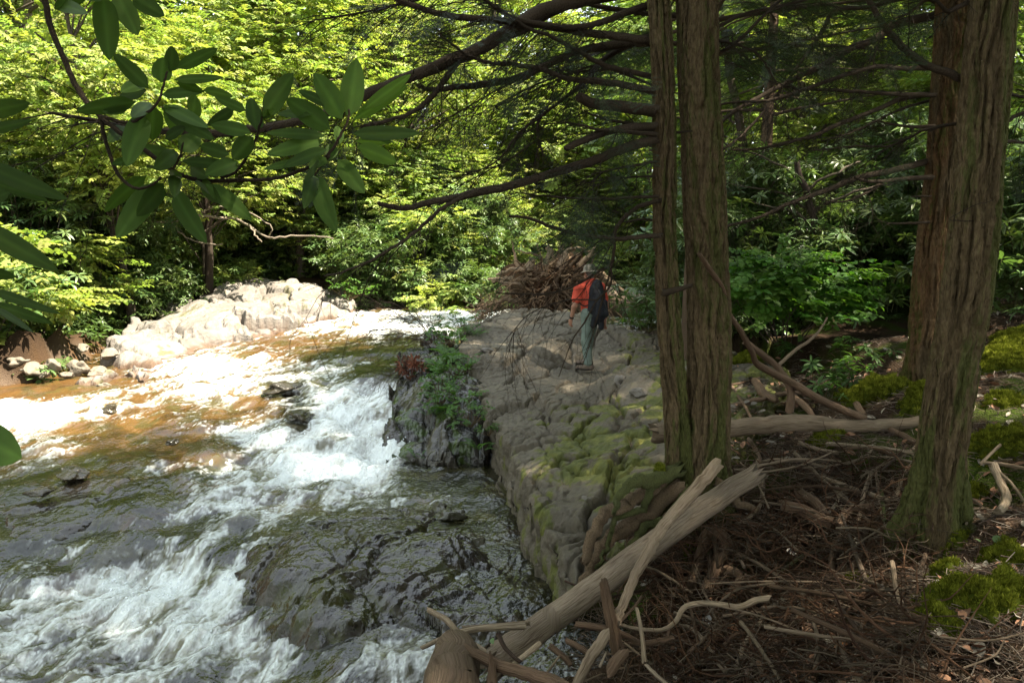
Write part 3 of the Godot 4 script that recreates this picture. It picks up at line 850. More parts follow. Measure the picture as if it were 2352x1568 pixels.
# upper crown: tiers of drooping boughs with flat sprays
func hem_crown(o: Node3D, base: Vector3, top: Vector3, y0: float, reach: float, boughs: int, per: int, sprays: Array):
	var mb := MB.new()
	for i in boughs:
		var f := (i + R.randf()) / boughs
		var y := lerpf(y0, top.y - base.y, f)
		var root := base.lerp(top, y / (top.y - base.y))
		var an := i * 2.4 + R.randf()
		var L := reach * pow(1.0 - f * 0.93, 0.75) * R.randf_range(0.7, 1.1)
		var d := Vector3(cos(an), 0.12, sin(an))
		var pts := [root]
		var e := root
		for s in 5:
			d = (d + rnd(0.1) + Vector3(0, -0.06, 0)).normalized()
			e += d * L / 5.0
			pts.append(e)
		tube(mb, PackedVector3Array(local(pts, o)), 0.03 * (1 - f) + 0.012, 0.004, 5, 0.1, lin(0.075, 0.058, 0.042))
		for k in int(per * (0.4 + 0.6 * L / reach)):
			var g := R.randf_range(0.25, 1.0)
			var at: Vector3 = pts[mini(int(g * 5), 4)].lerp(pts[mini(int(g * 5) + 1, 5)], fmod(g * 5, 1.0))
			var t := (pts[5] - pts[0]).normalized() as Vector3
			var side := t.cross(Vector3.UP) * (1.0 if k % 2 else -1.0)
			sprays.append(spray_at(at + rnd(0.12), (t * R.randf_range(0.4, 1.0) + side * R.randf_range(0.2, 1.0)).normalized(), R.randf_range(1.1, 2.1)))
	put("bough", mb.mesh(), M.bark, o).set_meta("kind", "stuff")

func near_hemlocks():
	var z2 := Vector2(846.7, 0.0)
	var z3 := Vector2(1552.0, 0.0)
	var k := 0.42
	# the double trunk
	var bp := P(1615, 1112, 5.25)
	var ap := P(1556, 1100, 5.15)
	var bt := upright(bp, 1612, 14.0)
	shift = -0.25
	var o := thing("hemlock_tree", "double trunked hemlock at the edge of the grey slab, many bare branches over the creek", "tree", bp)
	put("trunk", trunk_mesh(bp, bt, 0.154, 0.085, 0.6, 3.0, 0.45, 4.0, bp, 0.1), M.trunk, o)
	put("trunk", trunk_mesh(ap, upright(ap, 1513, 11.0), 0.086, 0.05, 0.75, 9.0, 0.55, 4.0, bp, 0.1), M.trunk, o)
	var sp := []
	limb(o, [1560, 240, 1450, 210, 1200, 180, 900, 130, 700, 110, 480, 90, 300, 50, 150, -5], k, z2, 5.1, 4.5, 44, 26, 1.0, sp, 0.3)
	limb(o, [1560, -150, 1200, -10, 950, 60, 650, 240, 450, 330, 250, 410, 0, 510, -150, 590, -420, 670, -720, 715, -960, 725, -1250, 705, -1520, 655, -1750, 615], k, z2, 5.2, 3.4, 74, 14, 0.9, sp, 0.12)
	limb(o, [1560, -60, 1100, 30, 870, 150, 700, 220, 520, 310, 440, 400, 380, 490, 300, 570, 200, 630, 60, 670, -40, 690], k, z2, 5.3, 4.3, 46, 16, 0.8, sp, 0.15)
	limb(o, [1560, 420, 1400, 385, 1270, 350, 1130, 270, 980, 190, 890, 160, 700, 40], k, z2, 5.1, 4.6, 30, 14, 0.8, sp, 0.3)
	limb(o, [1560, 500, 1400, 465, 1200, 440, 1090, 430, 950, 380, 800, 350, 680, 345, 560, 310, 480, 260, 380, 180], k, z2, 5.0, 4.5, 36, 10, 0.9, sp, 0.25)
	limb(o, [1580, 200, 1400, 240, 1150, 280, 950, 370, 800, 430, 620, 460, 450, 480, 320, 490, 270, 465], k, z2, 5.3, 4.9, 46, 22, 0.7, sp, 0.25)
	limb(o, [1570, 190, 1400, 260, 1270, 340, 1200, 430, 1130, 490, 1000, 590, 930, 660, 930, 760, 960, 850], k, z2, 5.4, 5.3, 32, 8, 1.2, sp, 0.2)
	limb(o, [1570, 605, 1400, 585, 1230, 565, 1150, 530], k, z2, 5.0, 4.7, 62, 44, 0.3, sp, 0.1)
	limb(o, [1570, 690, 1400, 700, 1250, 740, 1075, 815], k, z2, 5.0, 4.7, 42, 34, 0.2, sp, 0.1)
	limb(o, [1570, 735, 1420, 720, 1280, 710, 1140, 680], k, z2, 4.95, 4.6, 26, 10, 0.8, sp, 0.2)
	limb(o, [1570, 695, 1330, 660, 1200, 620], k, z2, 5.2, 5.4, 22, 8, 1.0, sp, 0.3)
	limb(o, [1580, 760, 1400, 810, 1200, 890, 1000, 950, 800, 1010, 600, 1050, 450, 1085, 300, 1115, 200, 1140, 120, 1130, 55, 1110], k, z2, 5.0, 4.3, 52, 22, 0.35, sp, 0.1)
	limb(o, [610, 1045, 520, 1075, 430, 1120, 330, 1200, 230, 1290, 100, 1370, 0, 1430, -110, 1475, -240, 1510], k, z2, 4.55, 4.1, 24, 9, 0.5, sp, 0.0)
	limb(o, [1580, 880, 1420, 910, 1290, 935, 1180, 970], k, z2, 5.0, 4.8, 15, 6, 1.6, sp, 0.5)
	limb(o, [1590, 962, 1430, 968, 1300, 970], k, z2, 5.1, 5.2, 13, 6, 1.5, sp, 0.5)
	limb(o, [1590, 1072, 1400, 1082, 1200, 1085, 1000, 1075, 800, 1052], k, z2, 5.0, 4.7, 17, 6, 1.0, sp, 0.3)
	limb(o, [1600, 1095, 1480, 1130, 1400, 1190, 1350, 1260, 1345, 1330, 1330, 1440, 1250, 1490, 1130, 1560, 1010, 1600, 900, 1610, 700, 1600], k, z2, 5.05, 5.4, 24, 8, 0.4, sp, 0.02)
	limb(o, [1345, 1330, 1330, 1440, 1320, 1560, 1250, 1640, 1180, 1760, 1120, 1850, 1080, 1950, 1040, 2060], k, z2, 5.2, 5.5, 12, 4, 0.3, sp, 0.0)
	limb(o, [1330, 1440, 1300, 1560, 1260, 1700, 1220, 1850, 1170, 2000], k, z2, 5.25, 5.4, 9, 4, 0.25, sp, 0.0)
	limb(o, [1250, 1640, 1100, 1640, 950, 1680, 830, 1760, 760, 1900], k, z2, 5.4, 5.7, 8, 3, 0.8, sp, 0.0)
	limb(o, [1600, 1288, 1500, 1295, 1380, 1305, 1250, 1295, 1100, 1270, 950, 1220, 870, 1190, 770, 1180], k, z2, 5.05, 4.7, 26, 14, 0.5, sp, 0.05)
	limb(o, [1350, 380, 1100, 400, 900, 470, 700, 575], k, z2, 5.5, 5.6, 14, 8, 1.4, sp, 0.3)
	limb(o, [1560, 470, 1250, 360, 1050, 430, 800, 540, 690, 580], k, z2, 5.6, 5.8, 14, 8, 1.4, sp, 0.3)
	limb(o, [930, 650, 830, 720, 700, 880, 560, 940, 440, 930], k, z2, 5.3, 5.1, 13, 6, 1.2, sp, 0.1)
	limb(o, [935, 750, 800, 850, 640, 940, 500, 1010], k, z2, 5.3, 5.4, 10, 5, 1.2, sp, 0.1)
	limb(o, [850, 420, 650, 520, 480, 620, 370, 660], k, z2, 5.0, 5.0, 10, 6, 1.2, sp, 0.1)
	limb(o, [1560, 20, 1400, 70, 1280, 120, 1100, 150, 800, 100, 640, 0], k, z2, 5.2, 4.6, 40, 18, 1.0, sp, 0.4)
	limb(o, [1570, 1205, 1480, 1200, 1400, 1215], k, z2, 5.3, 5.6, 16, 6, 1.4, sp, 0.4)
	limb(o, [1800, 90, 1400, 60, 1000, -20, 600, -80, 100, 40, -300, 110], k, z2, 5.6, 5.0, 30, 8, 1.4, sp, 0.6)
	limb(o, [1800, 260, 1900, 225, 2000, 240, 2120, 290, 2190, 380, 2230, 450], k, z2, 5.1, 5.0, 17, 8, 1.0, sp, 0.1)
	limb(o, [1830, 330, 2000, 240, 2160, 90, 2300, -40], k, z2, 5.3, 5.2, 22, 12, 1.2, sp, 0.7)
	limb(o, [1850, 180, 2050, 80, 2300, 20, 2500, -30], k, z2, 5.4, 5.8, 20, 10, 1.6, sp, 0.8)
	limb(o, [1640, 510, 1720, 508], k, z2, 5.08, 4.9, 9, 5, 0.0)
	limb(o, [1690, 722, 1770, 715], k, z2, 5.05, 4.9, 16, 8, 0.0)
	limb(o, [1640, 1145, 1700, 1130, 1790, 1105], k, Vector2(838, 192), 4.98, 4.8, 40, 18, 0.0)
	hem_crown(o, bp, bt, 4.8, 4.2, 60, 20, sp)
	needles(o, sp, lin(0.03, 0.052, 0.018))
	# roots of the double trunk reaching over the slab edge
	for q in [[[1540, 1090, 1490, 1130, 1440, 1160, 1390, 1180, 1360, 1230, 1340, 1290], 34, 20, -0.08], [[1560, 1120, 1490, 1180, 1430, 1220, 1380, 1260, 1350, 1320, 1320, 1380], 44, 18, -0.1], [[1600, 1130, 1560, 1180, 1500, 1200, 1440, 1250], 26, 12, -0.06], [[1530, 1100, 1500, 1120, 1470, 1170, 1410, 1200, 1395, 1260, 1370, 1300], 20, 10, 0], [[1580, 1120, 1530, 1190, 1480, 1210, 1440, 1270, 1400, 1290, 1375, 1340], 24, 12, 0], [[1560, 1080, 1500, 1100, 1450, 1110, 1420, 1150, 1410, 1180], 40, 10, 0], [[1650, 1110, 1690, 1150, 1740, 1170], 30, 14, -0.02]]:
		var pts := []
		var a: Array = q[0]
		for i in a.size() / 2: pts.append(P(a[2 * i], a[2 * i + 1], lerpf(5.05, 5.05 - 0.55 * float(i) / (a.size() / 2 - 1) * (1.6 if a.size() > 8 else 0.3), 0.5)) - bp)
		var mb := MB.new()
		tube(mb, smooth_line(pts, 6, 0.009), q[1] * 0.42 * 5.0 / FOCAL, q[2] * 0.5 * 4.8 / FOCAL, 14, 0.5, lin(0.15, 0.11, 0.072) if q[3] < 0 else lin(0.09, 0.1, 0.04))
		put("root", mb.mesh(), M.bark, o)

	# the near right hemlock
	var cp := P(2168, 1192, 4.4)
	o = thing("hemlock_tree", "single thick hemlock nearest on the right, mossy bark, straight trunk", "tree", cp)
	var ct := upright(cp, 2268, 12.0)
	shift = -0.15
	put("trunk", trunk_mesh(cp, ct, 0.136, 0.08, 0.7, 17.0, 0.6, 4.0, cp), M.trunk, o)
	sp = []
	limb(o, [1680, 480, 1540, 420, 1380, 360, 1280, 290, 1180, 190, 1120, 110, 1060, 0, 1020, -90], k, z3, 4.3, 4.2, 40, 26, 0.5, sp, 0.3)
	limb(o, [1640, 660, 1400, 700, 1300, 740, 1180, 795, 1000, 800, 750, 820], k, z3, 4.4, 4.8, 18, 7, 1.0, sp, 0.05)
	limb(o, [1640, 1205, 1500, 1200, 1620, 1130, 1740, 1095], k, z3, 4.2, 4.15, 6, 4, 0.0)
	limb(o, [1790, 690, 1850, 640, 1960, 590], k, z3, 4.4, 4.5, 22, 14, 0.8, sp, 0.1)
	limb(o, [1780, 770, 1870, 775, 1960, 790], k, z3, 4.4, 4.6, 20, 12, 0.8, sp, 0.1)
	limb(o, [1780, 500, 1900, 530, 2000, 500], k, z3, 4.4, 4.6, 20, 12, 1.2, sp, 0.3)
	limb(o, [1700, -60, 1500, 60, 1400, -40], k, z3, 4.2, 4.1, 30, 12, 1.0, sp, 0.6)
	hem_crown(o, cp, ct, 4.8, 3.8, 60, 18, sp)
	needles(o, sp, lin(0.03, 0.052, 0.018))
	for q in [[1330, 560, 1200, 680, 1060, 820, 900, 930, 760, 985, 600, 1050, 480, 1095], [1370, 540, 1400, 620, 1420, 700, 1440, 820]]:
		var pts := []
		for i in q.size() / 2: pts.append(S(1599.4 + q[2 * i] * 0.3702, 987.8 + q[2 * i + 1] * 0.3702, 0.05) - cp)
		var mb := MB.new()
		tube(mb, smooth_line(pts, 6, 0.008), 0.065, 0.035, 14, 0.35, lin(0.09, 0.062, 0.042))
		put("root", mb.mesh(), M.bark, o)

	# the hemlock behind it
	var dp := P(2140, 862, 7.3)
	dp.y = land(dp.x, dp.z)
	var dt := dp + Vector3(-0.15, 11.5, 0.0)
	o = thing("hemlock_tree", "reddish barked hemlock just behind the near right trunk, flared mossy foot", "tree", dp)
	put("trunk", trunk_mesh(dp, dt, 0.185, 0.08, 0.6, 29.0, 0.35, 4.5, dp, 0.7), M.trunk, o)
	sp = []
	limb(o, [1420, 85, 1200, 135, 1100, 210, 950, 270, 800, 360, 650, 430, 500, 510, 330, 600, 260, 660, 150, 740], k, z3, 7.2, 6.2, 46, 12, 1.0, sp, 0.15)
	limb(o, [1420, 370, 1240, 375, 1100, 365, 900, 420, 700, 490, 530, 545, 400, 555, 270, 565, 150, 600], k, z3, 7.0, 6.0, 26, 10, 1.0, sp, 0.15)
	limb(o, [1420, 520, 1200, 515, 1000, 500, 800, 490, 600, 475, 430, 400, 300, 340], k, z3, 7.0, 6.6, 25, 8, 1.2, sp, 0.15)
	limb(o, [1420, 505, 1240, 540, 1100, 600, 900, 675, 760, 740, 600, 780, 450, 815, 310, 820], k, z3, 7.2, 6.4, 30, 10, 1.0, sp, 0.05)
	limb(o, [1390, 880, 1200, 930, 1000, 970, 850, 1030, 740, 1070, 600, 1120, 450, 1190, 260, 1240, 100, 1290], k, z3, 7.2, 6.0, 36, 10, 0.9, sp, 0.03)
	limb(o, [1410, 970, 1280, 975, 1150, 990, 1050, 990, 980, 970], k, z3, 7.0, 6.7, 28, 14, 0.5)
	limb(o, [1130, 1000, 1030, 1060, 930, 1100, 840, 1100], k, z3, 6.9, 6.6, 18, 8, 0.6)
	limb(o, [1420, 690, 1250, 690, 1100, 660], k, z3, 7.0, 7.2, 22, 8, 1.0)
	limb(o, [1420, 545, 1250, 590, 1100, 660, 950, 730, 800, 770], k, z3, 7.3, 7.0, 15, 7, 1.0)
	limb(o, [1440, -60, 1200, 0, 1040, 40, 870, 60, 800, 180, 700, 320, 600, 460, 500, 590, 380, 720, 260, 820], k, z3, 7.2, 6.4, 26, 10, 1.0, sp, 0.2)
	limb(o, [1430, 20, 1370, 0, 1280, 70, 1180, 120, 1100, 260, 1080, 420], k, z3, 7.1, 6.9, 18, 6, 1.3, sp, 0.3)
	limb(o, [1400, 1070, 1290, 1075], k, z3, 7.0, 6.9, 9, 6, 0.0)
	limb(o, [1390, 1215, 1250, 1222, 1160, 1220], k, z3, 7.0, 6.9, 14, 8, 0.3)
	hem_crown(o, dp, dt, 5.4, 4.4, 60, 20, sp)
	needles(o, sp, lin(0.03, 0.052, 0.018))

	# more hemlocks of the right bank: their crowns shade the slab and the near water
	for q in [[2.75, -11.2, 11.0, 3.8, 5.0, "slim hemlock behind the double trunk, hidden below"], [7.7, -12.5, 18.0, 3.4, 6.5, "dark hemlock deep in the thicket behind the near right trunk"], [5.6, -16.6, 15.0, 3.6, 4.5, "hemlock standing past the fallen trunk at the water"], [6.5, -3.0, 15.0, 3.0, 5.5, "hemlock on the bank to the right of the camera"], [7.5, -7.5, 16.0, 4.0, 5.0, "hemlock at the far right beyond the near trunk"], [2.8, -0.5, 15.0, 4.4, 4.5, "hemlock on the bank behind the near right trunk's roots"], [-0.8, 2.2, 15.0, 4.0, 5.0, "hemlock on the near bank behind the camera"]]:
		var b := Vector3(q[0], land(q[0], q[1]) - 0.1, q[1])
		o = thing("hemlock_tree", q[5], "tree", b)
		var t := b + Vector3(0.2, q[2], 0.1)
		var mb := MB.new()
		tube(mb, smooth_line([Vector3.ZERO, Vector3(0.05, q[2] * 0.4, 0), t - b], 12), 0.17, 0.04, 14, 0.1, lin(0.11, 0.08, 0.055))
		put("trunk", mb.mesh(), M.bark, o)
		sp = []
		hem_crown(o, b, t, q[4], q[3], 60, 18, sp)
		needles(o, sp, lin(0.028, 0.05, 0.018))

# ---------------------------------------------------------------- the woods beyond
func woody(called: String, label: String, category: String, group: String, b: Vector3, h: float, rad: float, low: float, kind: String, sprigs: int, tone: Color, size: float, lean := Vector3.ZERO, girth := 0.0):
	var o := thing(called, label, category, b, group)
	var top := Vector3(lean.x, h * 0.92, lean.z)
	var mb := MB.new()
	if girth <= 0.0: girth = 0.012 * h + 0.02
	var spine := smooth_line([Vector3(0, -0.2, 0), top * 0.35 + rnd(0.12), top * 0.7 + rnd(0.25), top], 5, 0.02)
	var stemmy := kind == "rhodo" or kind == "oval"
	if not stemmy: tube(mb, spine, girth, girth * 0.2, 9, 0.15, lin(0.13, 0.11, 0.09))
	var xf := [[], [], []]; var cols := [[], [], []]
	var clumps := maxi(6, int(sprigs / 34.0))
	for i in clumps:
		var an := R.randf() * TAU
		var f := R.randf()
		var y := lerpf(low, h, f)
		var g := clampf((y - low) / maxf(h - low, 0.1), 0, 1)
		var rr: float = rad * sqrt(R.randf_range(0.12, 1.0)) * (sin(PI * clampf(0.16 + 0.8 * g, 0, 1)) if not stemmy else sqrt(maxf(0.05, 1.0 - pow(g, 2.2))))
		var ctr := Vector3(cos(an) * rr, y, sin(an) * rr) + lean * g
		var root: Vector3
		if stemmy: root = Vector3(cos(an) * rr * 0.3, 0, sin(an) * rr * 0.3)
		else: root = spine[clampi(int((y / h - 0.12) * spine.size()), 0, spine.size() - 1)]
		var mid := root.lerp(ctr, 0.55) + Vector3(0, -0.1 if stemmy else 0.25, 0) + rnd(0.12)
		tube(mb, smooth_line([root, mid, ctr], 3, 0.01), maxf(0.012, girth * 0.22), 0.006, 4, 0.1, lin(0.12, 0.1, 0.085))
		var w := R.randf_range(0.45, 0.95) * (0.35 + 0.22 * rad)
		var out := Vector3(cos(an), 0, sin(an))
		for s in int(float(sprigs) / clumps):
			var q := Vector3(R.randfn(), R.randfn() * (0.35 if kind != "rhodo" else 0.5), R.randfn()) * w * 0.6
			var d := (q.normalized() * 0.8 + out * 0.5 + rnd(0.4)); d.y *= 0.4; d.y -= 0.1
			d = d.normalized()
			var up := (Vector3.UP + rnd(0.45) + out * 0.25).normalized()
			var z := d.cross(up).normalized()
			var basis := Basis(d, z.cross(d), z) if kind != "rhodo" else Basis.from_euler(Vector3(R.randf_range(-0.6, 0.6), R.randf() * TAU, R.randf_range(-0.6, 0.6)))
			var v := R.randi() % 3
			xf[v].append(Transform3D(basis.scaled(Vector3.ONE * size * R.randf_range(0.8, 1.25)), ctr + q))
			var c := tone * R.randf_range(0.75, 1.3)
			c.r *= R.randf_range(0.85, 1.2)
			cols[v].append(c)
	put("limbs" if stemmy else "trunk", mb.mesh(), M.bark, o)
	for v in 3:
		if xf[v].size(): many("foliage", sprig["oval" if kind == "broad" and called == "broadleaf_tree" and int(b.x * 10.0) % 3 == 0 else kind][v], M.rhodo if kind == "rhodo" else (M.needle if kind == "hem" else M.leaf), xf[v], cols[v], o)
	return o

func spot(px: float, d: float, x_off := 0.0) -> Vector3:
	var p := P(px, 563, d)
	p.x += x_off
	p.y = land(p.x, p.z) - 0.05
	return p

func woods():
	var lime := lin(0.28, 0.345, 0.085)
	var green := lin(0.215, 0.295, 0.08)
	var trees := [
		[-90, 19, 12, 3.6, 2.5, 1300, lime, 1.0, "bright broadleaf tree at the left edge of the creek woods"],
		[110, 23, 15, 4.0, 4.0, 1300, green, 1.2, "pale trunked broadleaf tree rising behind the left rhododendrons"],
		[300, 17.5, 8.5, 2.8, 3.0, 1000, lime, 1.0, "young yellow green tree leaning over the left shrubs"],
		[470, 21, 7.5, 2.8, 2.6, 800, lime, 1.0, "spreading small tree with pale bare limbs above the outcrop"],
		[560, 29, 15, 4.2, 3.5, 1300, green, 1.3, "mid green broadleaf tree behind the outcrop"],
		[690, 25, 11, 3.4, 3.0, 1400, lime, 1.1, "bright leaved tree with thin stem, centre of the far bank"],
		[800, 35, 19, 5.0, 5.0, 1500, green, 1.5, "tall tree with bare grey trunk seen above the rhododendron leaves"],
		[930, 30, 14, 4.4, 2.5, 1500, lime, 1.3, "full yellow green tree left of the hemlock branches"],
		[1010, 32, 7, 3.0, 1.0, 1300, lime, 1.1, "low bushy tree on the bank behind the creek bend"],
		[1120, 38, 17, 5.0, 4.0, 1500, lime, 1.6, "tall tree behind the bend seen through the hemlock branches"],
		[1230, 31, 9, 3.6, 1.0, 1500, lime, 1.3, "glowing yellow green tree above the root plate"],
		[1340, 37, 11, 4.0, 1.0, 1500, lime, 1.5, "sunny broadleaf tree up the creek behind the hiker"],
		[1460, 33, 12, 4.0, 1.5, 1300, green, 1.4, "grey green tree up the creek beside the double trunk"],
		[1420, 50, 22, 6.0, 3.0, 1400, lime, 2.0, "distant tall tree closing the view up the creek"],
		[1720, 27, 14, 4.4, 3.0, 1500, green, 1.3, "tree with leaning stem seen between the two big trunks"],
		[1850, 21, 11, 3.6, 3.5, 1200, lime, 1.1, "bright green maple top between the two big trunks"],
		[1980, 29, 15, 4.6, 3.0, 1400, green, 1.4, "tall dim broadleaf tree left of the red barked hemlock"],
		[2120, 24, 13, 4.0, 4.0, 1200, green, 1.2, "broadleaf tree hidden partly by the red barked hemlock"],
		[2330, 19, 12, 3.6, 3.0, 1200, green, 1.1, "broadleaf tree at the right edge past the near trunk"],
		[2520, 15, 10, 3.2, 2.0, 900, green, 1.0, "shaded broadleaf tree just beyond the right edge"],
		[-300, 30, 17, 5.0, 2.5, 1200, green, 1.5, "tall tree standing back at the far left of the woods"],
		[180, 36, 20, 5.5, 3.0, 1400, green, 1.7, "big distant tree filling the upper left"],
		[420, 40, 21, 5.5, 3.0, 1400, lime, 1.8, "distant yellow green tree above the left shrubs"],
		[650, 45, 23, 6.0, 3.0, 1500, green, 1.9, "distant broad tree behind the grey trunks"],
		[950, 48, 24, 6.0, 3.0, 1500, lime, 2.0, "distant bright tree, upper middle of the woods"],
		[1250, 56, 25, 6.5, 3.0, 1300, green, 2.2, "farthest tree at the head of the creek"],
		[1640, 44, 22, 6.0, 2.5, 1400, green, 1.9, "distant tree behind the double trunk"],
		[1900, 42, 21, 6.0, 2.5, 1400, green, 1.9, "distant dim tree in the right hand woods"],
		[2180, 38, 20, 6.0, 2.5, 1400, green, 1.8, "distant tree behind the red barked hemlock"],
		[2450, 32, 18, 5.5, 2.5, 1200, green, 1.6, "distant tree in the woods at the right edge"]]
	for q in trees:
		woody("broadleaf_tree", q[8], "tree", "broadleaf trees along the creek", spot(q[0], q[1]), q[2], q[3], q[4], "broad", int(q[5] * (2.6 if q[1] < 32 else 3.6)), q[6], q[7] * (1.1 if q[1] < 32 else 0.9), rnd(0.9))
	for q in [[-7.5, 3.5, "tree on the far bank downstream of the view"], [-4.0, 9.0, "tree behind the camera on the creek side"], [3.5, 7.0, "tree behind the camera on the bank"], [9.0, 4.0, "tree on the bank far to the right of the camera"], [-14.0, -1.0, "tree on the left bank outside the view"]]:
		woody("broadleaf_tree", q[2], "tree", "broadleaf trees along the creek", Vector3(q[0], land(q[0], q[1]), q[1]), 14.0, 5.0, 4.0, "broad", 1300, green, 1.5, rnd(0.6))
	# far woods and undergrowth that read as one mass
	for w in 2:
		var xf := []; var cols := []
		for i in (34000 if w == 0 else 52000):
			var an := R.randf_range(-2.3, 2.3) if w == 0 else R.randf_range(-0.85, 0.75)
			var d := R.randf_range(52, 78) if w == 0 else R.randf_range(17.0, 58.0)
			var x := sin(an) * d * 0.95; var z := -cos(an) * d
			if w == 1 and (x > -9.5 and x < 7.0 and z > -30.0 or level.at(x, z) > land(x, z) - 0.3 and z > -45.0 and absf(x) < 9.0): continue
			var h := R.randf() * 30.0 if w == 0 else pow(R.randf(), 1.3) * 5.5
			var g := n3.get_noise_3d(x * 0.16, h * 0.22, z * 0.16)
			if g < (-0.12 + h * 0.006 if w == 0 else -0.05 + h * 0.05): continue
			var b := Basis.from_euler(Vector3(R.randf_range(-0.5, 0.5), R.randf() * TAU, R.randf_range(-0.6, 0.4)))
			xf.append(Transform3D(b.scaled(Vector3.ONE * (R.randf_range(2.6, 4.2) if w == 0 else R.randf_range(1.0, 1.7))), Vector3(x, land(x, z) + h, z)))
			cols.append((lime if g > 0.1 else green) * R.randf_range(0.6, 1.3))
		tag(many("far_woods" if w == 0 else "undergrowth", sprig.broad[w], M.leaf, xf, cols), "far mass of green leaves closing the valley" if w == 0 else "low green undergrowth covering the slopes beyond the creek", "", "", "stuff")
	# slender trunks standing in the woods
	for q in [[95, 20, 9.0, 0.17, 0.35, "pale leaning trunk among the left shrubs"], [745, 31, 16.0, 0.16, 1.6, "leaning grey trunk, left one of two above the big leaves"], [815, 31, 16.0, 0.15, -0.6, "straight grey trunk, right one of two above the big leaves"], [465, 20.5, 4.5, 0.13, 0.3, "short dark stem at the left end of the outcrop"], [1745, 20, 10.0, 0.14, -1.7, "dark trunk leaning left between the two big hemlocks"], [1790, 25, 13.0, 0.12, 0.2, "thin straight trunk in the woods between the hemlocks"], [1960, 12.5, 2.6, 0.1, -1.1, "dark crooked stem rising from the right thicket"]]:
		var b := spot(q[0], q[1])
		var o := thing("slender_tree", q[5], "tree", b)
		var mb := MB.new()
		tube(mb, smooth_line([Vector3(0, -0.2, 0), Vector3(q[4] * 0.3, q[2] * 0.35, 0) + rnd(0.1), Vector3(q[4] * 0.65, q[2] * 0.7, 0.2) + rnd(0.15), Vector3(q[4], q[2], 0.2)], 6, 0.015), q[3], q[3] * 0.45, 12, 0.15, lin(0.17, 0.145, 0.12) if q[5].contains("grey") or q[5].contains("pale") else lin(0.07, 0.055, 0.045))
		put("trunk", mb.mesh(), M.bark, o)
		for i in 5:
			var f := R.randf_range(0.4, 0.95)
			var a := Vector3(q[4] * f, q[2] * f, 0.15)
			var mb2 := MB.new()
			var s := 1.0 if i % 2 else -1.0
			tube(mb2, smooth_line([a, a + Vector3(s * 0.5, 0.3, R.randf_range(-0.3, 0.4)), a + Vector3(s * R.randf_range(0.9, 1.6), 0.5, R.randf_range(-0.6, 0.6))], 4, 0.02), q[3] * 0.3, 0.01, 6, 0.1, lin(0.13, 0.11, 0.09))
			put("branch", mb2.mesh(), M.bark, o)
	# rhododendrons and other shrubs
	var rh := lin(0.11, 0.17, 0.055)
	var dark := rh
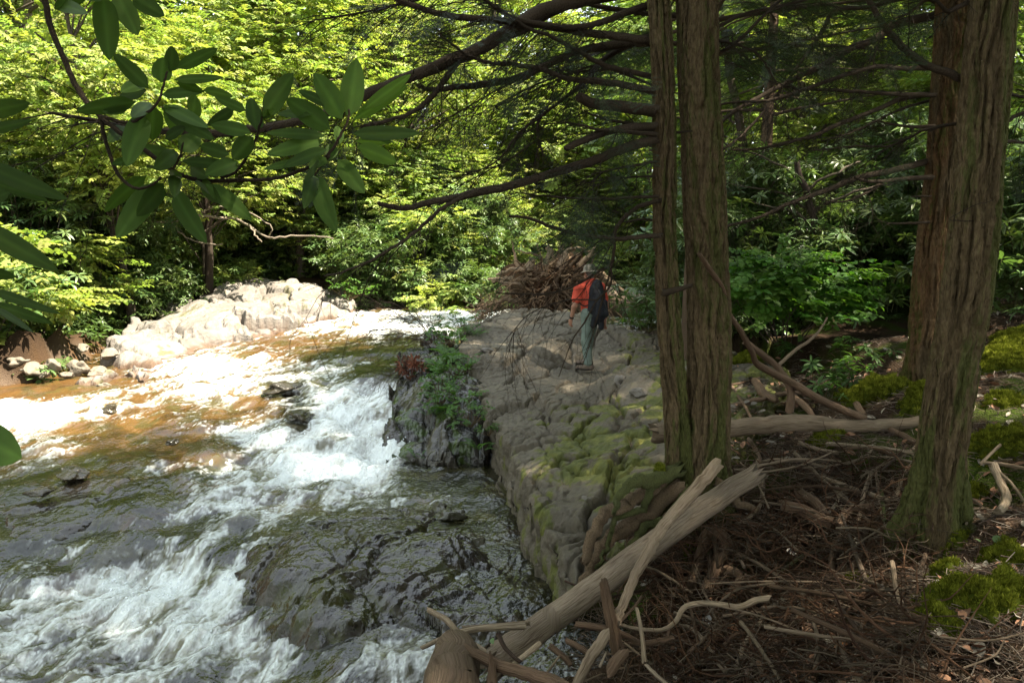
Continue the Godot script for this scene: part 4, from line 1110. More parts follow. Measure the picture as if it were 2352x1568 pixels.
	var shrubs := [
		[-120, 12.2, 2.6, 1.6, "rhodo", rh, "rhododendron at the left edge over the amber pool"], [20, 13.4, 2.3, 1.5, "oval", lime, "light green shrub leaning over the left shingle"], [150, 15.6, 2.0, 1.3, "oval", lime, "yellow green shrub against the outcrop's left end"],
		[40, 15.8, 3.6, 2.0, "rhodo", rh, "tall rhododendron behind the light green left shrub"], [245, 18.5, 2.4, 1.6, "rhodo", rh, "glossy rhododendron behind the outcrop's left end"], [370, 22.0, 2.3, 1.5, "rhodo", rh, "rhododendron standing at the back of the outcrop"],
		[180, 18.5, 4.2, 2.4, "rhodo", rh, "large rhododendron bank on the upper left"], [-100, 17, 4.5, 2.5, "rhodo", rh, "large rhododendron at the far left"], [420, 22.5, 2.8, 1.8, "rhodo", green, "shrub with drooping leaves behind the outcrop's left end"], [470, 24.5, 3.2, 2.0, "broad", lime, "leafy shrub beside the short dark stem"],
		[560, 27, 2.4, 2.2, "rhodo", dark, "shaded rhododendron left behind the outcrop"], [650, 27.5, 2.2, 2.2, "rhodo", dark, "shaded rhododendron in the middle behind the outcrop"], [740, 27, 2.4, 2.2, "rhodo", dark, "shaded rhododendron right behind the outcrop"],
		[830, 22.5, 2.1, 1.5, "rhodo", rh, "rhododendron at the right end of the outcrop"], [910, 23, 2.7, 1.8, "rhodo", rh, "sunny rhododendron beyond the white water"], [1000, 23.5, 3.0, 1.9, "oval", lime, "bright rounded shrub beyond the white water"], [1080, 24.5, 3.0, 2.0, "rhodo", rh, "rhododendron left of the root plate"],
		[340, 23.5, 3.6, 2.0, "broad", green, "leafy shrub filling the gap behind the outcrop's left end"], [440, 25.5, 4.4, 2.2, "oval", green, "rounded shrub between the short dark stem and the left trees"], [540, 25.6, 4.6, 2.3, "rhodo", rh, "tall rhododendron right behind the outcrop's crest"], [640, 26, 4.4, 2.3, "broad", green, "leafy shrub behind the middle of the outcrop"], [740, 25.6, 4.4, 2.2, "rhodo", rh, "tall rhododendron behind the outcrop's right end"], [850, 26, 4.6, 2.4, "broad", lime, "tall bright shrub behind the white water"], [960, 27, 4.8, 2.4, "oval", green, "tall rounded shrub behind the white water"], [1060, 28, 5.0, 2.4, "broad", lime, "tall bright shrub left of the root plate"],
		[1105, 21.5, 1.3, 1.2, "rhodo", rh, "low rhododendron on the far bank left of the root plate"], [1030, 21.5, 1.0, 1.1, "oval", lime, "low bright shrub at the far edge of the white water"], [1150, 27, 3.2, 2.2, "broad", lime, "sunlit shrub behind the root plate's left side"], [1260, 28, 3.4, 2.4, "broad", lime, "sunlit shrub right behind the root plate"], [1360, 30, 3.0, 2.4, "broad", lime, "sunlit shrub behind the hiker's head"], [1500, 37, 2.6, 2.6, "rhodo", green, "dim rhododendron on the far bank beside the double trunk"], [1400, 37, 1.6, 2.0, "rhodo", green, "low rhododendron on the far bank above the creek"],
		[1680, 13, 2.6, 1.7, "rhodo", dark, "dark rhododendron right of the double trunk"], [1800, 13.5, 3.0, 1.9, "rhodo", dark, "dark rhododendron in the middle of the right thicket"], [1930, 14.5, 3.0, 2.0, "rhodo", dark, "dark rhododendron at the right side of the thicket"], [2060, 15, 3.2, 2.0, "rhodo", dark, "dark rhododendron behind the red barked hemlock"],
		[1740, 17, 3.6, 2.2, "rhodo", dark, "taller dark rhododendron at the back of the right thicket"], [2330, 12, 3.0, 2.0, "rhodo", dark, "dark rhododendron right of the near trunk"], [2450, 9.5, 2.4, 1.6, "rhodo", dark, "dark rhododendron at the right edge"], [1720, 18, 3.0, 1.6, "rhodo", dark, "dark rhododendron just behind the double trunk"], [2200, 17, 3.6, 2.4, "rhodo", dark, "dark rhododendron far behind the near right trunk"]]
	for q in shrubs:
		var n := int(620 * q[3] * q[2] / 3.0 * (1.0 if q[4] != "rhodo" else 1.2))
		woody("rhododendron" if q[4] == "rhodo" else "leafy_shrub", q[6], "shrub", "shrubs along the banks", spot(q[0], q[1]), q[2], q[3], 0.15, q[4], n, q[5], 1.15 if q[4] == "rhodo" else 1.0, rnd(0.15), 0.05)

# ---------------------------------------------------------------- the big leaves close to the camera
func big_leaf(parent: Node3D, a: Vector3, b: Vector3, w: float, col: Color, roll := 0.0, bend := 0.12):
	var dir := (b - a).normalized()
	var L := a.distance_to(b)
	var eye := (EYE - a).normalized()
	var side := dir.cross(eye).normalized().rotated(dir, roll)
	var up := side.cross(dir).normalized()
	if up.y < 0: up = -up
	side = dir.cross(up).normalized()
	var mb := MB.new()
	var seg := 12
	var across := 6
	for k in seg + 1:
		var f := float(k) / seg
		var ww := w * 0.5 * (0.05 + 0.95 * pow(maxf(sin(PI * pow(clampf(f, 0, 1), 0.82)), 0.0), 0.62)) if f > 0.12 else w * 0.5 * lerpf(0.07, 0.62, f / 0.12) * (0.35 + 5.0 * f)
		if k == seg: ww = 0.0008
		var ctr := a + dir * L * f - up * bend * L * (f * f - f * 0.35) - a
		for s in across + 1:
			var t := 2.0 * s / across - 1.0
			var rise := absf(t) * 0.20 - 0.10 * t * t + 0.03 * sin(f * 19.0 + t * 2.0) * t * t
			mb.v.append(a - parent.position + ctr + side * ww * t + up * ww * rise)
			mb.n.append((up - side * (signf(t) * 0.16 - 0.2 * t) + dir * bend * f).normalized())
			mb.uv.append(Vector2(t, f))
			mb.c.append(col * (1.35 if s == across / 2 else 1.0) * (1.0 + 0.12 * n2.get_noise_2d(t * 2.0 + L * 90.0, f * 3.0)))
	for k in seg:
		for s in across:
			var q := k * (across + 1) + s
			mb.ix.append_array(PackedInt32Array([q, q + across + 1, q + 1, q + 1, q + across + 1, q + across + 2]))
	for k in mb.c.size(): mb.c[k].a = 1.0
	return put("leaf", mb.mesh(), M.big, parent)

func near_leaves():
	var k := 0.42
	var o := thing("rhododendron_branch", "arching rhododendron branch with long dark leaves hanging in front of the creek", "shrub branch", P(222, 262, 1.75))
	var stems := [
		[[200, -120, 240, -10, 275, 150, 350, 330, 430, 500, 530, 620, 650, 720, 800, 830, 960, 940, 1100, 985, 1300, 985, 1500, 975, 1650, 930, 1780, 860, 1850, 760, 1900, 660, 1910, 600], 34, 12], [[540, 630, 590, 820, 650, 960, 740, 1030, 830, 1010, 880, 970], 20, 12],
		[[535, 630, 680, 670, 770, 640, 860, 560, 890, 470, 915, 390], 20, 10], [[1210, 972, 1300, 930, 1380, 800, 1420, 690, 1445, 560], 18, 9], [[930, 950, 980, 860, 1000, 780], 16, 9], [[1800, 850, 1760, 900, 1720, 960], 14, 9]]
	for q in stems:
		var a: Array = q[0]
		var pts := []
		for i in a.size() / 2: pts.append(P(a[2 * i] * k, a[2 * i + 1] * k, 1.75 + 0.04 * sin(a[2 * i] * 0.006)) - o.position)
		var mb := MB.new()
		tube(mb, smooth_line(pts, 6, 0.0006), q[1] * k * 0.5 * 1.75 / FOCAL, q[2] * k * 0.5 * 1.75 / FOCAL, 10, 0.15, lin(0.06, 0.045, 0.03))
		put("stem", mb.mesh(), M.bark, o)
	var l := [
		1905, 640, 1950, 320, 115, 1870, 650, 1725, 400, 125, 1930, 655, 2235, 465, 78, 1985, 600, 2250, 405, 60, 1805, 705, 1575, 540, 112, 1925, 730, 2297, 728, 74, 1940, 770, 2150, 775, 42, 1950, 800, 2180, 885, 88, 1845, 870, 1992, 1055, 92, 1725, 955, 1812, 1255, 112, 1715, 950, 1678, 1095, 72,
		1790, 815, 1545, 905, 74, 1780, 745, 1455, 712, 58, 1770, 765, 1465, 835, 78, 1660, 880, 1448, 915, 42, 1800, 575, 1630, 488, 52, 1700, 628, 1500, 610, 48, 1860, 690, 1838, 790, 60, 1780, 860, 1700, 905, 60, 1830, 790, 1790, 870, 60,
		1440, 635, 1602, 400, 112, 1402, 712, 1372, 540, 92, 1345, 605, 1180, 530, 52, 1370, 722, 1150, 680, 74, 1385, 750, 1262, 868, 98, 1255, 845, 1075, 790, 72, 1280, 590, 1140, 685, 60, 1420, 640, 1500, 600, 40,
		812, 482, 618, 292, 78, 880, 452, 888, 312, 92, 930, 392, 945, 250, 76, 962, 374, 1195, 260, 62, 948, 434, 1215, 425, 46, 960, 450, 1112, 490, 60, 880, 518, 1108, 490, 60, 1108, 492, 1278, 522, 55, 800, 492, 650, 530, 70, 792, 450, 665, 490, 68, 745, 556, 415, 602, 78, 700, 572, 560, 612, 60,
		835, 572, 830, 768, 96, 785, 622, 690, 885, 112, 880, 590, 1182, 762, 84, 890, 575, 1132, 690, 74, 1050, 640, 1068, 520, 84, 985, 742, 908, 570, 84, 985, 832, 1092, 722, 94, 940, 842, 720, 800, 62, 950, 815, 880, 905, 72, 990, 882, 1305, 902, 62, 1040, 910, 1112, 962, 72, 1300, 882, 1125, 950, 82, 900, 760, 1010, 690, 60, 820, 560, 720, 640, 70, 680, 690, 600, 760, 70,
		800, 958, 560, 1138, 82, 862, 992, 635, 1300, 116, 892, 1000, 760, 1180, 92, 945, 1035, 1108, 1322, 112, 1120, 1005, 1388, 1195, 92, 950, 960, 960, 1042, 62, 1090, 985, 1205, 1105, 82, 740, 872, 610, 892, 52, 955, 830, 850, 920, 80, 940, 980, 985, 920, 60,
		560, -40, 596, 328, 118, 632, -40, 750, 184, 104, 712, -30, 897, 88, 88, 300, 20, 445, 52, 66, 480, -60, 300, 40, 80, 420, -70, 560, -5, 70]
	for i in range(0, l.size(), 5):
		var d := 1.75 + R.randf_range(-0.05, 0.05)
		var dd := R.randf_range(-0.07, 0.07)
		var short := Vector2(l[i], l[i + 1]).distance_to(Vector2(l[i + 2], l[i + 3])) < 150
		big_leaf(o, P(l[i] * k, l[i + 1] * k, d), P(l[i + 2] * k, l[i + 3] * k, d + dd - (0.08 if short else 0.0)), l[i + 4] * k * d / FOCAL * 1.12, lin(0.043, 0.076, 0.017) * R.randf_range(0.7, 1.5), R.randf_range(-0.65, 0.65), R.randf_range(-0.04, 0.22))
	# two leaves turn their glossy upper face to the sky
	for q in [[1712, 962, 1708, 890, 128], [1062, 990, 1160, 1055, 46], [800, 918, 872, 902, 36]]:
		var lf = big_leaf(o, P(q[0] * k, q[1] * k, 1.66), P(q[2] * k, q[3] * k, 1.60), q[4] * k * 1.63 / FOCAL, lin(0.05, 0.075, 0.04), 0.9, 0.1)
		lf.set_meta("label", "leaf whose pale upper face shows")
	var o2 := thing("rhododendron_branch", "rhododendron leaves reaching in from the left edge of the view", "shrub branch", P(-60, 640, 1.5))
	var st := [[-120, 300, -90, 420, -70, 560, -60, 700, -90, 850], [-110, 360, -60, 280, -40, 262], [-70, 560, -40, 540]]
	for a in st:
		var pts := []
		for i in a.size() / 2: pts.append(P(a[2 * i], a[2 * i + 1], 1.5) - o2.position)
		var mb := MB.new()
		tube(mb, smooth_line(pts, 5, 0.001), 0.006, 0.003, 8, 0.15, lin(0.06, 0.045, 0.03))
		put("stem", mb.mesh(), M.bark, o2)
	for q in [[-60, 262, 76, 234, 40], [-60, 306, 80, 276, 25], [-55, 370, 139, 456, 44], [-30, 415, 106, 458, 28], [-60, 512, 126, 618, 50], [-50, 622, 38, 634, 30], [-25, 664, 124, 718, 23], [-25, 695, 118, 741, 26], [-55, 1000, 40, 1050, 92], [-60, 470, 20, 440, 40]]:
		var d := 1.5 + R.randf_range(-0.05, 0.05)
		big_leaf(o2, P(q[0], q[1], d), P(q[2], q[3], d + R.randf_range(-0.06, 0.04)), q[4] * d / FOCAL, lin(0.035, 0.062, 0.014) * (2.2 if q[1] == 1000 else 1.0), R.randf_range(-0.4, 0.4), 0.1)
	var pale = big_leaf(o2, P(-20, 705, 1.45), P(80, 761, 1.42), 0.022, lin(0.05, 0.08, 0.05), 0.9, 0.05)
	pale.set_meta("label", "leaf whose pale upper face shows")

# ---------------------------------------------------------------- small plants
func tuft_plant(called: String, label: String, category: String, at: Vector3, kind: String, n: int, spread: float, size: float, tone: Color, group := ""):
	var o := thing(called, label, category, at, group)
	var mb := MB.new()
	var xf := []; var cols := []
	for i in n:
		var an := R.randf() * TAU
		var d := Vector3(cos(an), 0, sin(an))
		if kind == "fern":
			var x := (d + Vector3(0, R.randf_range(0.2, 0.9), 0)).normalized()
			var z := x.cross(Vector3.UP).normalized()
			xf.append(Transform3D(Basis(x, z.cross(x), z).scaled(Vector3.ONE * size * R.randf_range(0.6, 1.1)), d * 0.02 + rnd(spread) * Vector3(1, 0.1, 1)))
		else:
			var e := d * spread * sqrt(R.randf()) + Vector3(0, R.randf_range(0.3, 1.0) * spread, 0)
			tube(mb, smooth_line([d * 0.02, e * 0.6 + rnd(0.02), e], 3), 0.005, 0.002, 4, 0.0, lin(0.12, 0.09, 0.05))
			var b := Basis.from_euler(Vector3(R.randf_range(-0.5, 0.5), R.randf() * TAU, R.randf_range(-0.5, 0.5)))
			xf.append(Transform3D(b.scaled(Vector3.ONE * size * R.randf_range(0.7, 1.2)), e))
		cols.append(tone * R.randf_range(0.7, 1.3))
	if mb.v.size(): put("stems", mb.mesh(), M.bark, o).set_meta("kind", "stuff")
	many("fronds" if kind == "fern" else "foliage", sprig[kind][R.randi() % 3], M.leaf, xf, cols, o)
	return o

func on_rock(px: float, py: float, y: float) -> Vector3: return G(px, py, y)

func small_plants():
	var fern := lin(0.08, 0.17, 0.03)
	for q in [[1035, 830, -0.2, 1.0, 18, "fern clump on top of the wet ledge"], [1010, 860, -0.35, 0.9, 16, "light green fern on the middle of the wet ledge"], [990, 950, -0.55, 0.7, 12, "fern leaning over the lower wet ledge"], [1045, 945, -0.55, 0.6, 9, "fern in the cleft between wet ledge and slab"], [970, 1050, -0.95, 0.35, 7, "tiny fern at the waterline of the wet ledge"], [1105, 1030, -0.7, 0.4, 7, "little fern against the slab wall"], [1090, 770, 0.1, 0.6, 10, "dark fern bunch at the back corner of the slab"], [45, 825, -0.35, 0.9, 12, "bright fern on the left shore"], [70, 845, -0.45, 0.7, 8, "fern at the water beside the left shingle"], [468, 660, 0.5, 1.3, 8, "yellow green fern by the short dark stem"]]:
		tuft_plant("fern", q[5], "fern", on_rock(q[0], q[1], q[2]), "fern", q[4], 0.06, q[3], fern)
	for q in [[1030, 800, -0.1, 34, 0.42, 0.6, "broad", "tall leafy plant on the upper wet ledge"], [1050, 870, -0.3, 30, 0.36, 0.55, "oval", "light green plant in the middle of the wet ledge"], [1010, 930, -0.45, 22, 0.3, 0.5, "broad", "leafy plant at the lower end of the wet ledge"], [1080, 980, -0.5, 20, 0.26, 0.45, "broad", "plant in the corner of wet ledge and slab"], [1060, 760, 0.12, 20, 0.35, 0.55, "oval", "leafy sprig at the upper end of the wet ledge"], [1010, 905, -0.42, 18, 0.3, 0.5, "broad", "bright leafy sprig on the wet ledge"], [1060, 940, -0.5, 16, 0.25, 0.45, "oval", "small leafed plant on the edge of the slab"], [1120, 1000, -0.6, 8, 0.16, 0.4, "rhodo", "narrow leafed seedling on the slab wall"], [850, 690, 0.0, 40, 0.8, 0.9, "oval", "low green plants on the far bank past the outcrop"], [800, 690, 0.1, 26, 0.6, 0.9, "oval", "low plants beside the outcrop's right end"]]:
		tuft_plant("leafy_plant", q[7], "plant", on_rock(q[0], q[1], q[2]), q[6], q[3], q[4], q[5], fern)
	for q in [[1890, 905, 5, "seedling with shining leaves on the woodland floor"], [1940, 880, 7, "larger rhododendron seedling beside the shining one"], [1965, 850, 6, "rhododendron seedling near the flared hemlock foot"], [2030, 815, 6, "rhododendron seedling left of the flared hemlock foot"], [1870, 860, 5, "dim rhododendron seedling farther left on the woodland floor"], [1960, 800, 8, "seedling patch at the edge of the dark thicket"], [1820, 800, 8, "shaded seedlings under the bright layered bush"]]:
		tuft_plant("seedling", q[3], "seedling", S(q[0], q[1] + 20), "rhodo", q[2], 0.22, 0.85, lin(0.07, 0.14, 0.03), "rhododendron seedlings on the woodland floor")
	# rhododendron in front of the fallen trunk
	tuft_plant("rhododendron", "small rhododendron in front of the fallen trunk, right of the hiker", "shrub", G(1490, 765, 0.0), "rhodo", 15, 0.5, 1.2, lin(0.07, 0.12, 0.035))
	# layered witch hazel like bush
	var o: Node3D = woody("layered_bush", "bright green bush with flat layers of rounded leaves right of the double trunk", "bush", "", S(1800, 790), 1.25, 1.0, 0.55, "oval", 420, lin(0.085, 0.19, 0.025), 0.9, Vector3(-0.25, 0, 0.2), 0.03)
	# bare twiggy bush and the dead leaves on the ledge
	o = thing("twiggy_bush", "bare twiggy bush growing out over the white water from the ledge", "bush", G(1000, 800, -0.2))
	var line := smooth_line([Vector3.ZERO, Vector3(-0.3, 0.25, 0.0), Vector3(-0.7, 0.5, 0.1)], 5)
	for i in 12:
		var mb := MB.new()
		var e := Vector3(R.randf_range(-1.4, 0.2), R.randf_range(0.2, 1.0), R.randf_range(-0.4, 0.4))
		line = smooth_line([Vector3.ZERO, e * 0.5 + Vector3(0, 0.12, 0) + rnd(0.06), e], 5, 0.008)
		tube(mb, line, 0.008, 0.003, 6, 0.1, lin(0.1, 0.07, 0.05))
		var b := put("branch", mb.mesh(), M.bark, o)
		twiggery(b, line, 1.5, 0.012, [], 0.0, o.position)
	o = thing("dead_branch", "broken branch with rusty dead leaves hanging over the wet ledge", "branch", G(945, 845, -0.2))
	var mb3 := MB.new()
	line = smooth_line([Vector3(0.35, 0.05, 0), Vector3(0.0, 0.05, 0.05), Vector3(-0.25, -0.05, 0.1), Vector3(-0.5, -0.2, 0.2)], 5, 0.006)
	tube(mb3, line, 0.009, 0.003, 6, 0.1, lin(0.1, 0.07, 0.05))
	var br := put("branch", mb3.mesh(), M.bark, o)
	twiggery(br, line, 2.0, 0.01, [], 0.0, o.position)
	var xf := []; var cols := []
	for i in 26:
		xf.append(Transform3D(Basis.from_euler(Vector3(R.randf_range(-1, 1), R.randf() * TAU, R.randf_range(-1.6, -0.6))).scaled(Vector3.ONE * R.randf_range(0.5, 0.8)), Vector3(R.randf_range(-0.22, 0.2), R.randf_range(-0.12, 0.12), R.randf_range(-0.1, 0.15))))
		cols.append(lin(0.17, 0.055, 0.025) * R.randf_range(0.6, 1.3))
	many("leaves", sprig.rhodo[0], M.litter, xf, cols, o)
	# pale bare limb in the sun above the outcrop
	o = thing("bare_limb", "pale bare limb forking in the sun above the outcrop", "branch", P(420, 510, 19.5))
	for a in [[[330, 510, 390, 508, 440, 495, 520, 500, 575, 520, 610, 545, 640, 545, 700, 540, 765, 548], 26], [[395, 512, 410, 530, 450, 555, 510, 560], 16], [[440, 495, 500, 475, 560, 480, 620, 520, 615, 545], 14], [[575, 520, 590, 545, 600, 555], 14]]:
		var pts := []
		for i in a[0].size() / 2: pts.append(P(a[0][2 * i], a[0][2 * i + 1], 19.5 + R.randf_range(-0.2, 0.2)) - o.position)
		var mb := MB.new()
		tube(mb, smooth_line(pts, 4, 0.02), a[1] * 0.5 * 0.26 * 19.5 / FOCAL, 0.018, 7, 0.15, lin(0.3, 0.26, 0.21))
		put("branch", mb.mesh(), M.bark, o)

# ---------------------------------------------------------------- the uprooted tree
func root_plate():
	var c := P(1275, 655, 17.2)
	var o := thing("fallen_tree", "uprooted tree with its tangled earthy root plate facing the slab, trunk lying across the creek", "fallen tree", c)
	var mb := MB.new()
	var nu := 60; var nv := 26
	var v := PackedVector3Array(); var col := PackedColorArray()
	for j in nv + 1:
		for i in nu + 1:
			var an := -TAU * (i % nu) / nu
			var f := float(j) / nv
			var d := Vector3(cos(an), sin(an), 0)
			var r := f * (1.0 + 0.3 * n3.get_noise_2d(cos(an) * 1.2, sin(an) * 1.2 + 3)) * 0.95
			var p := Vector3(d.x * r * 1.2, d.y * r * 0.78 - 0.02, 0.35 * (1.0 - f * f * f) - 0.4 * f * f * f)
			p += Vector3(0, 0, 1) * 0.22 * n2.get_noise_2d(p.x * 2.0, p.y * 2.0 + 9) + rnd(0.015)
			v.append(p)
			col.append(lin(0.07, 0.042, 0.025).lerp(lin(0.14, 0.085, 0.05), clampf(0.5 + n2.get_noise_2d(p.x * 4.0, p.y * 4.0), 0, 1)))
	put("soil", sheet(v, col, nu + 1, nv + 1), M.soil, o)
	for i in 170:
		var an := R.randf() * TAU
		var rr := R.randf_range(0.05, 0.75)
		var p := Vector3(cos(an) * rr * 1.2, sin(an) * rr * 0.8, R.randf_range(0.1, 0.4))
		var big := i < 44
		var dir := Vector3(cos(an) * 1.2, sin(an), R.randf_range(-0.2, 0.5)).normalized()
		if i < 7: dir = Vector3(R.randf_range(-0.5, 0.5), 1, 0.1).normalized()
		var tang := Vector3(-sin(an), cos(an), 0.1) * (1.0 if R.randf() < 0.5 else -1.0)
		var pts := [p]
		var L := R.randf_range(0.5, 1.15) if big else R.randf_range(0.25, 0.8)
		var d := (dir + tang * R.randf_range(0.0, 0.9)).normalized()
		for s in 6:
			d = (d + rnd(0.38) + (Vector3(0, -0.12, 0) if p.y < 0.3 else Vector3.ZERO)).normalized()
			p += d * L / 6.0
			if absf(p.x) > 1.5: d.x *= -0.3
			pts.append(p)
		mb = MB.new()
		tube(mb, smooth_line(pts, 3, 0.008), R.randf_range(0.022, 0.062) if big else R.randf_range(0.012, 0.03), 0.012 if big else 0.004, 7, 0.3, lin(0.24, 0.17, 0.11) * R.randf_range(0.55, 1.25))
		put("root", mb.mesh(), M.bark, o)
	# standing stubs on top, limbs and drift caught at the left
	for q in [[1258, 610, 1262, 585, 1258, 562, 24], [1285, 615, 1300, 585, 1285, 572, 18], [1292, 590, 1310, 572, 1345, 570, 10], [1215, 620, 1222, 600, 1218, 592, 20], [1330, 610, 1350, 590, 1368, 568, 12], [1375, 625, 1420, 660, 1455, 690, 14], [1370, 640, 1390, 680, 1470, 700, 10], [1180, 640, 1150, 640, 1120, 642, 9], [1200, 655, 1160, 650, 1130, 646, 10], [1190, 690, 1150, 690, 1090, 712, 8], [1180, 670, 1140, 700, 1100, 735, 7], [1200, 700, 1170, 720, 1110, 760, 6], [1210, 625, 1180, 618, 1140, 632, 8]]:
		var pts := []
		for i in 3: pts.append(P(q[2 * i], q[2 * i + 1], 16.9) - c)
		mb = MB.new()
		tube(mb, smooth_line(pts, 5, 0.015), q[6] * 0.65 * 16.9 / FOCAL, 0.025, 8, 0.3, lin(0.26, 0.2, 0.14))
		put("root", mb.mesh(), M.bark, o)
	mb = MB.new()
	for i in 900:
		var p := Vector3(R.randf_range(-1.9, 1.2), 0.0, R.randf_range(0.05, 0.6))
		p.y = lerpf(-0.8, 0.75 - absf(p.x + 0.1) * 0.7, R.randf())
		var d := rnd(1.0).normalized()
		tube(mb, PackedVector3Array([p, p + d * 0.12 + rnd(0.03), p + d * R.randf_range(0.2, 0.5) + Vector3(0, -0.08, 0)]), R.randf_range(0.004, 0.014), 0.003, 4, 0.0, lin(0.26, 0.19, 0.13) * R.randf_range(0.4, 1.3))
	put("rootlets", mb.mesh(), M.bark, o).set_meta("kind", "stuff")
	mb = MB.new()
	tube(mb, smooth_line([Vector3(0.5, -0.15, -0.3), P(1420, 698, 17.5) - c, P(1530, 712, 17.8) - c, P(1700, 735, 18.2) - c], 8, 0.01), 0.34, 0.22, 18, 0.12, lin(0.27, 0.22, 0.17))
	put("trunk", mb.mesh(), M.bark, o)
	var far := thing("fallen_log", "thin mossy log lying in the far creek behind the fallen trunk", "log", P(1480, 652, 24))
	mb = MB.new()
	tube(mb, smooth_line(local([P(1385, 651, 23.5), P(1480, 652, 24), P(1580, 656, 24.5)], far), 6, 0.02), 0.1, 0.08, 10, 0.15, lin(0.13, 0.13, 0.06))
	put("trunk", mb.mesh(), M.bark, far)

# ---------------------------------------------------------------- the hiker
# bones: [from, to, radius, radius]; joined with a smooth minimum and meshed as surface nets
func blob(mb: MB, bones: Array, cell: float, soft: float, paint: Callable, wrinkle := 0.0):
	var lo := Vector3.ONE * 1e9; var hi := -lo
	for b in bones:
		var r: float = maxf(b[2], b[3]) + 4.0 * soft + 2.0 * cell
		lo = lo.min(b[0] - Vector3.ONE * r).min(b[1] - Vector3.ONE * r)
		hi = hi.max(b[0] + Vector3.ONE * r).max(b[1] + Vector3.ONE * r)
	var nx := int((hi.x - lo.x) / cell) + 2; var ny := int((hi.y - lo.y) / cell) + 2; var nz := int((hi.z - lo.z) / cell) + 2
	var f := PackedFloat32Array(); f.resize(nx * ny * nz)
	for b in bones:
		var a: Vector3 = b[0]; var ab: Vector3 = b[1] - b[0]
		var ra: float = b[2]; var rb: float = b[3]
		var r: float = maxf(ra, rb) + 4.0 * soft
		var q0 := ((a.min(b[1]) - Vector3.ONE * r - lo) / cell).floor()
		var q1 := ((a.max(b[1]) + Vector3.ONE * r - lo) / cell).ceil()
		var l2 := maxf(ab.length_squared(), 1e-9)
		for z in range(maxi(int(q0.z), 0), mini(int(q1.z), nz - 1) + 1):
			for y in range(maxi(int(q0.y), 0), mini(int(q1.y), ny - 1) + 1):
				var k := (z * ny + y) * nx
				for x in range(maxi(int(q0.x), 0), mini(int(q1.x), nx - 1) + 1):
					var p := lo + Vector3(x, y, z) * cell - a
					var t := clampf(p.dot(ab) / l2, 0.0, 1.0)
					f[k + x] += exp(-((p - ab * t).length() - lerpf(ra, rb, t)) / soft)
	for i in f.size(): f[i] = -soft * log(f[i]) if f[i] > 1e-6 else 14.0 * soft
	var id := {}
	var base := mb.v.size()
	var st := [1, nx, nx * ny]
	for z in nz - 1:
		for y in ny - 1:
			for x in nx - 1:
				var k := (z * ny + y) * nx + x
				var s := 0
				for c in 8:
					if f[k + (c & 1) + ((c >> 1) & 1) * nx + (c >> 2) * nx * ny] < 0.0: s += 1
				if s == 0 or s == 8: continue
				var sum := Vector3.ZERO; var n := 0
				for c in 8:
					for ax in 3:
						if c & (1 << ax): continue
						var c2 := c | (1 << ax)
						var fa := f[k + (c & 1) + ((c >> 1) & 1) * nx + (c >> 2) * nx * ny]
						var fb := f[k + (c2 & 1) + ((c2 >> 1) & 1) * nx + (c2 >> 2) * nx * ny]
						if (fa < 0.0) != (fb < 0.0):
							var t := fa / (fa - fb)
							sum += Vector3(c & 1, (c >> 1) & 1, c >> 2).lerp(Vector3(c2 & 1, (c2 >> 1) & 1, c2 >> 2), t)
							n += 1
				var g := Vector3(f[k + 1] + f[k + 1 + nx] + f[k + 1 + nx * ny] + f[k + 1 + nx + nx * ny] - f[k] - f[k + nx] - f[k + nx * ny] - f[k + nx + nx * ny], f[k + nx] + f[k + nx + 1] + f[k + nx + nx * ny] + f[k + 1 + nx + nx * ny] - f[k] - f[k + 1] - f[k + nx * ny] - f[k + 1 + nx * ny], f[k + nx * ny] + f[k + 1 + nx * ny] + f[k + nx + nx * ny] + f[k + 1 + nx + nx * ny] - f[k] - f[k + 1] - f[k + nx] - f[k + 1 + nx]).normalized()
				id[k] = mb.v.size()
				var p := lo + (Vector3(x, y, z) + sum / n) * cell
				if wrinkle > 0.0:
					var w := n2.get_noise_3d(p.x * 9.0, p.y * 5.0 + p.x * 4.0, p.z * 9.0)
					p += g * w * wrinkle
					g = (g + Vector3(n2.get_noise_3dv(p * 14.0), n2.get_noise_3dv(p * 14.0 + Vector3.ONE * 9), n2.get_noise_3dv(p * 14.0 + Vector3.ONE * 19)) * minf(0.5, wrinkle * 40.0)).normalized()
				mb.v.append(p); mb.n.append(g); mb.uv.append(Vector2.ZERO); mb.c.append(paint.call(p))
	for k in id:
		for ax in 3:
			var a: int = st[ax]; var b: int = st[(ax + 1) % 3]; var c: int = st[(ax + 2) % 3]
			if (f[k] < 0.0) == (f[k + a] < 0.0): continue
			if not (id.has(k - b) and id.has(k - c) and id.has(k - b - c)): continue
			var q := [id[k], id[k - b], id[k - b - c], id[k - c]]
			if (mb.v[q[2]] - mb.v[q[0]]).cross(mb.v[q[1]] - mb.v[q[0]]).dot(mb.n[q[0]] + mb.n[q[2]]) < 0: q.reverse()
			mb.ix.append_array(PackedInt32Array([q[0], q[1], q[2], q[0], q[2], q[3]]))
	return base

